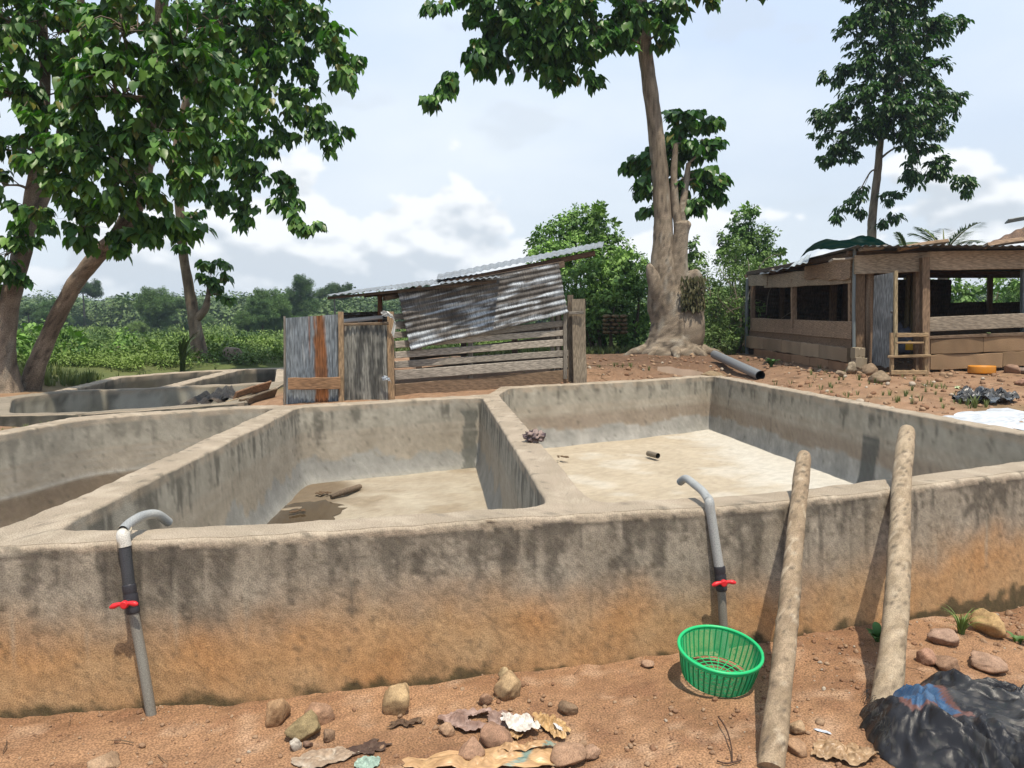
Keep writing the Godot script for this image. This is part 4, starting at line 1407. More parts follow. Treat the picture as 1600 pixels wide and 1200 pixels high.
	for i in singles.size():
		var s: Array = singles[i]
		var o: Node3D = protos[s[1]].duplicate()
		o.name = numbered("wood_tree")
		add_child(o)
		var p: Vector3 = s[0]
		o.position = Vector3(p.x, terr(p.x, -p.z), p.z)
		o.scale = Vector3.ONE * s[2]
		tag(o, told[i], "tree")
	for o in protos:
		o.free()
	# the wood itself, too far to tell its trees apart
	var wx := []
	var wc := []
	for k in 9000:
		var d := 95.0 + 260.0 * rng.randf()
		var x := d * rr(-1.0, 1.0)
		var s := rr(2.5, 5.0)
		var h := rr(0.5, 4.6) * (0.8 + 0.5 * ns(Vector3(x, 0, d) * 0.03))
		wx.append(Transform3D(Basis(Vector3.UP, rng.randf() * TAU).scaled(Vector3(s, s * 0.8, s)), Vector3(x, terr(x, d) + h, -d)))
		wc.append(mixc(Color(0.065, 0.115, 0.038), Color(0.12, 0.18, 0.055), 0.5 + ns(Vector3(x, 0, d) * 0.05)) * rr(0.7, 1.25))
	var wood := put_many(sprays[4], wx, wc, "far_wood", M.far_leaf)
	tag(wood, "dark green band of distant woodland along the horizon", "woods", "", "stuff")

# ---------- sheds ----------
const GREYWOOD := Color(0.33, 0.295, 0.25)
const PALEWOOD := Color(0.44, 0.39, 0.33)
const BROWNWOOD := Color(0.23, 0.155, 0.095)
const DARKWOOD := Color(0.12, 0.085, 0.06)
const RAWWOOD := Color(0.44, 0.31, 0.18)

func md(px: float) -> float:
	return 1.0 / lerpf(1.0 / 9.4, 1.0 / 11.4, (px - 617.0) / 283.0)

func zinc_grey(u: float, v: float, p: Vector3) -> Color:
	var k := mixc(Color(0.36, 0.39, 0.41), Color(0.24, 0.26, 0.27), 0.5 + ns(p * 2.0))
	k = mixc(k, Color(0.16, 0.12, 0.09), 0.6 * smoothstep(0.25, 0.5, ns(p * 3.0 + Vector3(7, 0, 0))))
	return k * (1.0 + 0.3 * nsf(p * 6.0) + 0.0 * (u + v))

func zinc_old(u: float, v: float, p: Vector3) -> Color:
	var k := mixc(Color(0.20, 0.185, 0.17), Color(0.09, 0.08, 0.072), 0.5 + 1.1 * ns(p * 1.6))
	var shine := smoothstep(0.0, 0.35, ns(Vector3(u * 3.0, v * 9.0, 2)) + 0.4 * nsf(p * 4.0) - 0.35 * (v - 0.55))
	k = mixc(k, Color(0.55, 0.60, 0.65), shine * 0.9)
	return k * (1.0 + 0.35 * nsf(p * 7.0))

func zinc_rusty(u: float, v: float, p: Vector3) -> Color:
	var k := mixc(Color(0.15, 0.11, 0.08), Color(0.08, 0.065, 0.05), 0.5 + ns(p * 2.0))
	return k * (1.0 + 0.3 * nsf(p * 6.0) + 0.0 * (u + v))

func middle_shed() -> void:
	var base := pt(760, 600, md(760))
	base.y = terr(base.x, -base.z)
	var o := thing("wooden_shed", "low leaning shed of grey slats and rusty corrugated sheets in the middle", "shed", base)
	# slatted front: left end top and bottom, right end top and bottom
	for s in [[640, 526, 537, 879, 500.5, 510], [617, 533, 544, 879.5, 515.5, 524.5], [617, 549.5, 560, 881, 529.5, 540], [617, 564.5, 575.5, 887, 547, 556.5], [617, 579, 594, 886, 559, 574]]:
		var m: float = (s[0] + s[3]) * 0.5
		rail("slat", o, s[0], s[1], s[2], md(s[0]), s[3], s[4], s[5], md(s[3]), 0.025, mixc(GREYWOOD, PALEWOOD, rr(0.1, 0.8)) if m > 0 else GREYWOOD)
	rail("bottom_board", o, 617, 599, 627, md(617), 886, 578, 600, md(886), 0.04, Color(0.25, 0.17, 0.11), 0.12)
	for s in [[612, 491, 500], [612, 503, 515], [612, 519, 529]]:
		rail("slat", o, s[0], s[1], s[2], md(612) + 0.05, 640, s[1] - 2, s[2] - 2, md(640) + 0.05, 0.025, mixc(GREYWOOD, PALEWOOD, rr(0, 1)))
	stud("post", o, 731, 739, 500, 596, md(735) + 0.05, 0.05, GREYWOOD * 0.8)
	for x in [[860, 866], [869, 874], [880, 886]]:
		stud("post", o, x[0], x[1], 480, 592, md(870) + 0.06, 0.05, GREYWOOD * 0.9)
	stud("corner_post", o, 886.5, 895.5, 461, 599, 11.35, 0.07, Color(0.2, 0.16, 0.12), 0)
	stud("corner_post", o, 896, 917, 467, 599, 11.2, 0.045, Color(0.34, 0.28, 0.21), -3)
	rail("crosspiece", o, 889, 487, 491.5, 11.14, 912, 486, 491, 11.14, 0.03, GREYWOOD * 0.7)
	# rear and side framing that shows through the gaps
	for s in [[540, 510], [560, 530], [585, 555]]:
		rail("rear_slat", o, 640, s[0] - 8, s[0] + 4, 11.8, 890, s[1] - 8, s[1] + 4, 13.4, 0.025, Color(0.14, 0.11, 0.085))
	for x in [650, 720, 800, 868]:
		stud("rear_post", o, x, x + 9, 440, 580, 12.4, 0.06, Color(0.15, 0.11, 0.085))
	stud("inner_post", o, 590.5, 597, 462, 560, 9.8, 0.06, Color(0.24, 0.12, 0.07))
	stud("inner_post", o, 640, 648, 448, 560, 9.9, 0.06, BROWNWOOD)
	# the big hanging sheet
	zinc("hanging_sheet", o, pt(641.5, 547, md(641) - 0.10), pt(887.5, 489, md(887) - 0.12), pt(873, 410, md(874) - 0.06), pt(622, 457, md(622) - 0.06), 10, 0.017, zinc_old, M.rust, true, 0.014)
	rail("plate_beam", o, 600, 462, 470, 9.35, 880, 408, 418, md(880) + 0.1, 0.06, DARKWOOD)
	# roofs
	zinc("roof_sheet", o, pt(508, 462.5, 8.8), pt(781, 433, 10.0), pt(784, 423, 12.2), pt(552, 453.5, 11.2), 26, 0.016, func(u, v, p): return zinc_grey(u, v, p) * 1.25, M.zinc, false, 0.006)
	rail("eave_board", o, 512, 464, 468, 8.9, 775, 437, 442, 10.1, 0.03, DARKWOOD)
	zinc("roof_sheet", o, pt(682, 438, 10.1), pt(942, 385.5, 11.7), pt(944, 377, 13.6), pt(684, 429, 12.4), 24, 0.016, func(u, v, p): return zinc_grey(u, v, p) * 1.25, M.zinc, false, 0.006)
	for r in [[10.2, 11.75, 3.0], [10.8, 12.3, 4.0], [11.6, 13.0, 4.0]]:
		rail("rafter", o, 690, 440 + r[2] - 3, 447 + r[2] - 3, r[0], 928, 392 + r[2] - 3, 399 + r[2] - 3, r[1], 0.06, Color(0.16, 0.09, 0.055))
	rail("rafter", o, 570, 459, 465, 9.9, 690, 446, 452, 10.6, 0.06, DARKWOOD)
	# gates
	var gate := thing("zinc_gate", "blue grey corrugated gate with a broad rust stripe and a plank across", "gate", pt(487, 628, 8.75))
	zinc("sheet", gate, pt(447, 632, 8.7), pt(531, 630, 8.85), pt(530, 491, 8.85), pt(443.5, 497, 8.7), 11, 0.016, func(u: float, v: float, p: Vector3) -> Color:
		var k := mixc(Color(0.33, 0.37, 0.40), Color(0.24, 0.275, 0.31), 0.5 + 1.1 * ns(Vector3(p.x * 6.0, p.y * 0.8, p.z)))
		var c := 0.63 + 0.03 * ns(Vector3(0, v * 3.0, 4)) + 0.03 * (1.0 - v)
		var r := 1.0 - smoothstep(0.075, 0.12, absf(u - c) - 0.02 * ns(p * 8.0) - 0.03 * (1.0 - v))
		k = mixc(k, mixc(Color(0.36, 0.145, 0.055), Color(0.25, 0.12, 0.06), 0.5 + ns(p * 5.0)), r)
		k = mixc(k, Color(0.34, 0.13, 0.06), 0.7 * (1.0 - smoothstep(0.008, 0.02, absf(u - 0.45))) * smoothstep(0.4, 0.8, v))
		k = mixc(k, Color(0.5, 0.52, 0.53), 0.5 * smoothstep(0.3, 0.5, ns(Vector3(p.x * 12.0, p.y * 1.0, 3))))
		k = mixc(k, Color(0.13, 0.14, 0.15), 0.5 * smoothstep(0.2, 0.5, ns(Vector3(p.x * 5.0, p.y * 2.0, 9))) * smoothstep(0.5, 0.9, v))
		return k * (1.0 + 0.25 * nsf(p * 5.0)), M.rust, false, 0.005)
	rail("crossbar", gate, 450, 590, 609, 8.62, 532, 589, 608, 8.76, 0.025, Color(0.30, 0.175, 0.095))
	stud("edge_stick", gate, 443, 446, 494, 634, 8.66, 0.03, GREYWOOD * 0.7)
	stud("gate_post", gate, 529.5, 537.5, 487, 636, 8.8, 0.05, Color(0.36, 0.25, 0.15), -1)
	var g2 := thing("zinc_gate", "dark streaked corrugated gate between two raw posts beside the slatted front", "gate", pt(575, 628, 8.95))
	zinc("sheet", g2, pt(537, 630, 8.9), pt(610, 628, 9.1), pt(606, 507, 9.1), pt(534, 508, 8.9), 10, 0.016, func(u: float, v: float, p: Vector3) -> Color:
		var k := mixc(Color(0.36, 0.355, 0.32), Color(0.24, 0.235, 0.21), 0.5 + 1.0 * ns(Vector3(p.x * 5.0, p.y * 0.9, p.z)))
		var s := smoothstep(-0.05, 0.35, ns(Vector3(p.x * 11.0, p.y * 0.7, 8)) + 0.3 * nsf(p * 4.0))
		k = mixc(k, Color(0.06, 0.062, 0.06), s * 0.75)
		k = mixc(k, Color(0.27, 0.13, 0.06), 0.7 * (1.0 - smoothstep(0.0, 0.12, u)) * smoothstep(0.75, 1.0, v))
		k = mixc(k, Color(0.42, 0.42, 0.38), 0.5 * smoothstep(0.35, 0.55, ns(Vector3(p.x * 9.0, p.y * 2.5, 1))))
		return k, M.rust, false, 0.005)
	rail("top_rail", g2, 534, 505, 509, 8.86, 607, 503, 507.5, 9.06, 0.02, Color(0.28, 0.2, 0.13))
	stud("gate_post", g2, 607, 617, 487, 632, 9.12, 0.05, Color(0.38, 0.26, 0.155), -2)
	# what lies on the far side of the gates
	var tg := Geo.new()
	tube(tg, [pt(533, 502, 9.5), pt(597, 495.5, 9.7)], [0.026, 0.026], 12, func(_p: Vector3) -> Color: return Color(0.72, 0.73, 0.74))
	tag(put(tg, "white_pipe", M.pvc), "white plastic pipe lying level above the dark streaked gate", "pipe")
	var sg := zinc("metal_sheet", null, pt(531, 512, 10.0), pt(608, 507, 10.2), pt(608, 486, 10.2), pt(531, 489, 10.0), 4, 0.02, zinc_old, M.rust, true, 0.01)
	tag(sg, "grey weathered metal sheet showing above the dark streaked gate", "metal sheet")
	rag("plastic_rag", "white torn plastic bag hanging from the right gate post", [pt(596, 489, 8.99), pt(607, 489, 9.0), pt(617, 500, 9.0), pt(613, 522, 9.0)], Color(0.74, 0.74, 0.72))
	rag("plastic_scrap", "small pale scrap of plastic stuck low on the dark streaked gate", [pt(597, 591, 9.0), pt(602, 589, 9.0), pt(608, 591, 9.01), pt(610, 593, 9.02)], Color(0.62, 0.68, 0.75), 0.05)

# soft film hanging along a line of points
func rag(called: String, label: String, line: Array, col: Color, w := 0.06) -> void:
	var g := Geo.new()
	var pts := curve(line, 6)
	var sd := rr(0, 50)
	patch(g, pts.size() - 1, 8, func(u: float, v: float) -> Array:
		var p: Vector3 = pts[int(round(u * (pts.size() - 1)))]
		var q := p + Vector3(0.4 * (v - 0.5) * w, -(v - 0.3) * w * (1.0 + 0.8 * ns(Vector3(u * 5.0, sd, 0))), 0.03 * ns(Vector3(u * 6.0, v * 4.0, sd)))
		return [q, col * (0.9 + 0.2 * ns(q * 20.0))])
	tag(put(g, called, M.cloth), label, "plastic bag")

func sd_side(px: float) -> float:
	return 1.0 / lerpf(1.0 / 17.0, 1.0 / 11.5, (px - 1170.0) / 165.0)

func right_shed() -> void:
	var base := pt(1500, 575, 13.5)
	base.y = terr(base.x, 13.5)
	var o := thing("wooden_shed", "open sided board shed with block footing and zinc door on the right", "shed", base)
	var W1 := Color(0.40, 0.32, 0.23)
	var W2 := Color(0.30, 0.21, 0.14)
	var W3 := Color(0.19, 0.125, 0.08)
	# side wall, going away to the left
	var sr := func(called: String, x0: float, t0: float, b0: float, x1: float, t1: float, b1: float, near: float, th: float, col: Color) -> void:
		rail(called, o, x0, t0, b0, sd_side(x0) - near, x1, t1, b1, sd_side(x1) - near, th, col, 0.08)
	sr.call("fascia_board", 1195, 431, 450, 1332, 414, 443, 0.06, 0.03, W1)
	sr.call("fascia_board", 1169, 430, 447, 1200, 428, 446, 0.10, 0.03, W1 * 0.9)
	rail("loose_board", o, 1258, 417, 436, sd_side(1258) - 0.16, 1330, 405, 438, sd_side(1330) - 0.16, 0.03, W2 * 1.1, 0.2)
	sr.call("sill_board", 1174, 497, 517, 1332, 503, 530, 0.06, 0.04, W2)
	sr.call("lower_board", 1172, 515, 526, 1332, 529, 545, 0.03, 0.04, W3)
	for s in [[1173.5, 1180], [1236.5, 1244.5], [1326, 1332]]:
		stud("side_post", o, s[0], s[1], 436, 512, sd_side((s[0] + s[1]) * 0.5), 0.07, W2)
	# block footing of the side wall: two courses
	for course in 2:
		var n := 5
		for k in n:
			var f0 := (k + 0.5 * course) / (n + 0.5)
			var f1 := minf(1.0, (k + 1 + 0.5 * course) / (n + 0.5))
			if course == 0 and k == n - 1:
				f1 = 1.0
			var a0 := 1.0 / lerpf(1.0 / 17.0, 1.0 / 11.5, f0)
			var xa := lerpf(1168, 1331, f0)
			var xb := lerpf(1168, 1331, f1)
			var t0 := lerpf(524, 544, f0) if course == 0 else lerpf(542.5, 567, f0)
			var t1 := lerpf(524, 544, f1) if course == 0 else lerpf(542.5, 567, f1)
			var b0 := lerpf(542, 566, f0) if course == 0 else lerpf(562, 594, f0)
			var b1 := lerpf(542, 566, f1) if course == 0 else lerpf(562, 594, f1)
			if a0 > 0:
				rail("block", o, xa + 0.15, t0, b0, sd_side(xa) - 0.04 - 0.02 * course, xb - 0.15, t1, b1, sd_side(xb) - 0.04 - 0.02 * course, 0.15, mixc(Color(0.34, 0.25, 0.165), Color(0.28, 0.16, 0.09), course + rr(-0.2, 0.2)), 0.10).material_override = M.concrete
	# downpipes at the two corners
	for s in [[1334.5, 388, 560, 11.36, 0.024], [1167, 436, 558, 16.9, 0.035]]:
		var g := Geo.new()
		tube(g, [pt(s[0], s[2], s[3]), pt(s[0] - 0.5, (s[1] + s[2]) * 0.5, s[3]), pt(s[0] + 1, s[1], s[3])], [s[4], s[4], s[4]], 12, func(_p: Vector3) -> Color: return Color(0.19, 0.22, 0.23))
		put(g, "downpipe", M.pvc, o)
	# front, running to the right
	rail("fascia_board", o, 1335, 399, 428, 11.30, 1452, 394, 424, 11.30, 0.035, W1)
	rail("fascia_board", o, 1448, 393, 422, 11.34, 1770, 388, 418, 11.34, 0.035, W1 * 1.15)
	stud("front_board", o, 1337.5, 1351, 424, 585, 11.42, 0.05, Color(0.30, 0.20, 0.125))
	var lg := Geo.new()
	tube(lg, [pt(1358, 592, 11.45), pt(1359, 540, 11.45), pt(1357, 480, 11.45), pt(1359, 424, 11.45)], [0.065, 0.06, 0.062, 0.055], 14, bark_col(Color(0.30, 0.2, 0.125), Color(0.2, 0.13, 0.08)), 0.12)
	put(lg, "round_post", M.bark, o)
	stud("door_post", o, 1438.5, 1450.5, 402, 592, 11.22, 0.09, Color(0.27, 0.185, 0.12))
	stud("inner_post", o, 1429, 1438, 424, 588, 11.5, 0.08, W2)
	for x in [1600, 1700]:
		stud("front_post", o, x - 4, x + 5, 400, 580, 11.45, 0.07, Color(0.16, 0.19, 0.2))
	rail("rail_board", o, 1449, 496, 518, 11.3, 1770, 482, 505, 11.3, 0.04, Color(0.40, 0.34, 0.265))
	rail("rail_board", o, 1449, 519, 526, 11.55, 1770, 507, 514, 11.55, 0.03, W3 * 0.6)
	rail("sill_plank", o, 1449, 525, 530, 11.36, 1770, 512, 518, 11.36, 0.12, W2 * 0.8)
	for course in 2:
		for k in 4:
			var xa := 1450.0 + 82.0 * k + (30.0 if course == 1 and k > 0 else 0.0)
			var xb := 1450.0 + 82.0 * (k + 1) + (30.0 if course == 1 else 0.0)
			var dy := -0.04 * (xa - 1450.0)
			rail("block", o, xa + 0.15, 530 + course * 24 + dy, 553.4 + course * 24 + dy, 11.40 - 0.015 * course, xb - 0.15, 530 + course * 24 + dy - 3, 553.4 + course * 24 + dy - 3, 11.40 - 0.015 * course, 0.15, mixc(Color(0.31, 0.205, 0.12), Color(0.25, 0.175, 0.105), rr(0, 1)), 0.08).material_override = M.concrete
	# broken rubble at the corner
	for s in [[1340, 551, 0.075], [1342, 567, 0.085], [1338, 584, 0.10]]:
		var g := Geo.new()
		var p := pt(s[0], s[1], 11.28)
		board(g, p + Vector3(-s[2], rr(-0.02, 0.02), rr(-0.03, 0.03)), p + Vector3(s[2], rr(-0.02, 0.02), 0), Vector3(rr(-0.2, 0.2), 1, 0), s[2] * 1.9, s[2] * 1.6, s[2] * 1.6, Color(0.34, 0.28, 0.2), 0.25)
		put(g, "rubble_block", M.stone, o)
	# corrugated linings inside
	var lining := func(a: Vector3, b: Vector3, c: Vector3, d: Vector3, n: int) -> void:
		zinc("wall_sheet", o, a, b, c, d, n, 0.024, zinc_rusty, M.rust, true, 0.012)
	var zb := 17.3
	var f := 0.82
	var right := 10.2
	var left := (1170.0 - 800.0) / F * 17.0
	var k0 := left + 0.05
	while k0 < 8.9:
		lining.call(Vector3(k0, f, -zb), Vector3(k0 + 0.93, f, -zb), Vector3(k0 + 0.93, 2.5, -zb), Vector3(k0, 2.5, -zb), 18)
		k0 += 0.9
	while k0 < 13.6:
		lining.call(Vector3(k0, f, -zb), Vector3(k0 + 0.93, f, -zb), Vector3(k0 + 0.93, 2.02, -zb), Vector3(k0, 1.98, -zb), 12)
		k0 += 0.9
	for x in [k0, 6.0, 7.4, 8.85, 10.6, 12.2]:
		plank("rear_post", o, Vector3(x, f - 0.1, -zb + 0.1), Vector3(x, 2.6, -zb + 0.1), 0.1, 0.1, 0.08, W3, Vector3.LEFT)
	plank("partition_post", o, Vector3(pt(1300, 500, 14).x, f, -14.0), Vector3(pt(1300, 500, 14).x, 2.55, -14.0), 0.11, 0.11, 0.09, W3 * 0.7, Vector3.LEFT)
	for x in [1413, 1421]:
		plank("inner_pole", o, pt(x, 560, 13.5), pt(x + 6, 430, 13.5), 0.06, 0.06, 0.06, Color(0.22, 0.17, 0.09), Vector3.LEFT)
	# roof: sheets laid from the front to the back on purlins
	var x0 := 0.0
	for k in 10:
		var l := lerpf(0.0, 1.0, k / 10.0)
		var xa := lerpf(pt(1330, 390, 11.1).x, 13.4, l)
		var xb := lerpf(pt(1330, 390, 11.1).x, 13.4, l + 0.104)
		var xc := lerpf(pt(1166, 430, 17.6).x, 13.6, l)
		var xe := lerpf(pt(1166, 430, 17.6).x, 13.6, l + 0.104)
		var up := 0.012 * (k % 2)
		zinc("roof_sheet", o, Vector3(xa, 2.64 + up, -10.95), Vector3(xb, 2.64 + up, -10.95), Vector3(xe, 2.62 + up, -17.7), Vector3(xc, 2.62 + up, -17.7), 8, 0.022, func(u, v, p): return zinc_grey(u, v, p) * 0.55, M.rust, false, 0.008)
		x0 = xb
	for d in [11.4, 13.0, 14.6, 16.2, 17.4]:
		var l = (d - 11.1) / 6.5
		plank("purlin", o, Vector3(lerpf(pt(1336, 390, 11.1).x, left, l), 2.575, -d), Vector3(13.3, 2.575, -d), 0.07, 0.07, 0.06, W3)
	sr.call("side_purlin", 1168, 424.5, 430.5, 1334, 393, 401, 0.09, 0.05, DARKWOOD)
	# right end, out of the picture
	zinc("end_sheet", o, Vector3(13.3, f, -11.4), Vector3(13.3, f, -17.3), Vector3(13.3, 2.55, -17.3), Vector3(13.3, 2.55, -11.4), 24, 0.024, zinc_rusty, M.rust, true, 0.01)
	# the zinc door, ajar
	var door := thing("shed_door", "narrow grey corrugated door on a pale stick frame standing ajar", "door", pt(1380, 575, 11.2))
	zinc("sheet", door, pt(1362, 571, 11.35), pt(1392, 574, 10.85), pt(1398, 425, 10.85), pt(1366, 431, 11.35), 9, 0.014, func(u: float, v: float, p: Vector3) -> Color:
		var k := mixc(Color(0.30, 0.32, 0.33), Color(0.20, 0.21, 0.215), 0.5 + 1.1 * ns(Vector3(p.x * 7.0, p.y * 0.9, 0)))
		k = mixc(k, Color(0.55, 0.57, 0.58), 0.6 * smoothstep(0.25, 0.5, ns(Vector3(p.x * 9.0, p.y * 2.0, 5))))
		return k * (1.0 + 0.0 * u + 0.1 * v), M.rust, false, 0.005, 0.03)
	stud("frame_stick", door, 1397, 1402.5, 423, 556, 10.82, 0.04, Color(0.45, 0.36, 0.22))
	var hg := Geo.new()
	ball(hg, pt(1393.5, 487.5, 10.78), Vector3(0.018, 0.022, 0.015), 0.05, 1.0, func(_p: Vector3) -> Color: return Color(0.05, 0.05, 0.05), 10, 8)
	put(hg, "latch", M.plastic, door)
	# ladder like frame in front of the doorway
	var fr := thing("timber_ladder", "ladder like frame of raw timber standing before the shed doorway", "ladder", pt(1420, 590, 10.7))
	stud("leg", fr, 1390.5, 1395.5, 520, 595, 10.7, 0.05, RAWWOOD * 0.85)
	stud("leg", fr, 1443.5, 1449.5, 519, 593, 10.7, 0.05, RAWWOOD * 0.85)
	stud("leg", fr, 1442, 1447, 521, 588, 11.0, 0.05, RAWWOOD * 0.6)
	for r in [[1400, 520, 527, 1450, 520.5, 526], [1400, 534, 537, 1443, 534, 537], [1387, 555.5, 559.5, 1454, 553.5, 558], [1392, 578.5, 586, 1448, 578.5, 585]]:
		rail("rung", fr, r[0], r[1], r[2], 10.64, r[3], r[4], r[5], 10.64, 0.03, RAWWOOD * rr(0.8, 1.0))
	# a yellow can inside
	jug("yellow_can", "yellow plastic can inside the shed doorway behind the frame", pt(1421, 547, 11.9), 0.06, Color(0.62, 0.36, 0.03))
	var sk := Geo.new()
	ball(sk, Vector3(pt(1410, 500, 12.6).x, 1.25, -12.6), Vector3(0.16, 0.24, 0.16), 0.3, 1.6, func(_p: Vector3) -> Color: return Color(0.12, 0.12, 0.15))
	tag(put(sk, "dark_sack", M.sack), "dark slumped sack in the gloom inside the shed doorway", "sack")
	# what lies on the roof
	var gs := Geo.new()
	var line := [pt(1250, 404, 12.6), pt(1262, 388, 12.6), pt(1285, 375, 12.6), pt(1305, 377, 12.6), pt(1325, 374, 12.6), pt(1350, 368, 12.6), pt(1358, 384, 12.5)]
	var edge := curve(line, 8)
	patch(gs, edge.size() - 1, 16, func(u: float, v: float) -> Array:
		var p: Vector3 = edge[int(round(u * (edge.size() - 1)))]
		var low := Vector3(p.x + 0.08, 2.68, p.z + 0.75)
		var q := p.lerp(low, v) + Vector3(0, 0.05 * sin(v * PI), 0) + Vector3(0, 0.02, 0) * ns(p * 3.0 + Vector3(0, v * 4.0, 0))
		var k := Color(0.004, 0.012, 0.009) * (1.0 + 0.4 * ns(q * 4.0))
		return [q, mixc(k, Color(0.02, 0.035, 0.03), smoothstep(0.4, 0.6, ns(Vector3(u * 14.0, v * 1.5, 2))))])
	tag(put(gs, "green_sheet", M.dull), "bent dark green sheet heaped on the shed roof's near corner", "sheet")
	var ws := zinc("clear_sheet", null, pt(1234, 417, 12.9), pt(1262, 410, 12.2), pt(1268, 395, 13.1), pt(1242, 410, 13.9), 3, 0.02, func(_u, _v, p): return Color(0.6, 0.65, 0.66) * (1.0 + 0.2 * ns(p * 5.0)), M.zinc, false, 0.01)
	tag(ws, "pale silvery sheet leaning beside the green sheet on the shed roof", "sheet")
	var blk := zinc("black_sheet", null, pt(1187, 429, 15.6), pt(1236, 419, 13.8), pt(1232, 414, 14.6), pt(1190, 425, 16.4), 3, 0.03, func(_u, _v, _p): return Color(0.03, 0.035, 0.035), M.plastic, false, 0.03)
	tag(blk, "thin black sheet on the roof over the shed's far left corner", "sheet")
	var told := ["short pale plank lying flat on the roof's near corner", "thin grey plank on the roof just left of the slim trunk", "long raw plank slanting on the roof before the palm fronds", "weathered board on the roof edge above the side opening", "rough plank laid along the roof edge right of the palm"]
	var i := 0
	for s in [[1298, 407, 1332, 404, 11.25, 0.03], [1345, 389, 1382, 386, 11.1, 0.035], [1405, 389, 1479, 377.5, 11.2, 0.05], [1204, 423, 1227, 420, 15.0, 0.05], [1540, 384, 1640, 372, 11.2, 0.06]]:
		var p := plank("roof_plank", null, pt(s[0], s[1], s[4]), pt(s[2], s[3], s[4] + 0.15), 0.10, 0.10, s[5], [PALEWOOD, GREYWOOD, Color(0.36, 0.25, 0.16), GREYWOOD, Color(0.36, 0.25, 0.17)][i], Vector3(0, 0.3, 1))
		tag(p, told[i], "plank")
		i += 1
	var bs := zinc("rusty_sheet", null, pt(1541, 384, 11.4), pt(1640, 371, 11.4), pt(1636, 338, 12.2), pt(1548, 378, 12.2), 5, 0.02, func(_u, _v, p): return mixc(Color(0.28, 0.17, 0.10), Color(0.17, 0.10, 0.06), 0.5 + ns(p * 3.0)), M.rust, false, 0.01)
	tag(bs, "brown rusty sheet tilted up on the roof at the picture's right edge", "sheet")
	var ls := plank("pale_board", null, pt(1573, 346, 12.4), pt(1650, 337, 12.4), 0.12, 0.12, 0.02, Color(0.5, 0.55, 0.55), Vector3(0, 0.5, 1))
	tag(ls, "pale board sticking out above the tilted brown roof sheet", "board")

func jug(called: String, label: String, at: Vector3, r: float, col: Color) -> void:
	var o := thing(called, label, "can", at)
	var g := Geo.new()
	var c := func(_p: Vector3) -> Color: return col
	tube(g, [at, at + Vector3(0, 0.004, 0), at + Vector3(0, r * 1.6, 0), at + Vector3(0, r * 2.0, 0), at + Vector3(0, r * 2.2, 0)], [r * 0.9, r, r, r * 0.8, r * 0.35], 18, c)
	put(g, "body", M.plastic, o)
	var n := Geo.new()
	tube(n, [at + Vector3(0, r * 2.2, 0), at + Vector3(0, r * 2.5, 0)], [r * 0.32, r * 0.32], 14, c)
	put(n, "neck", M.plastic, o)

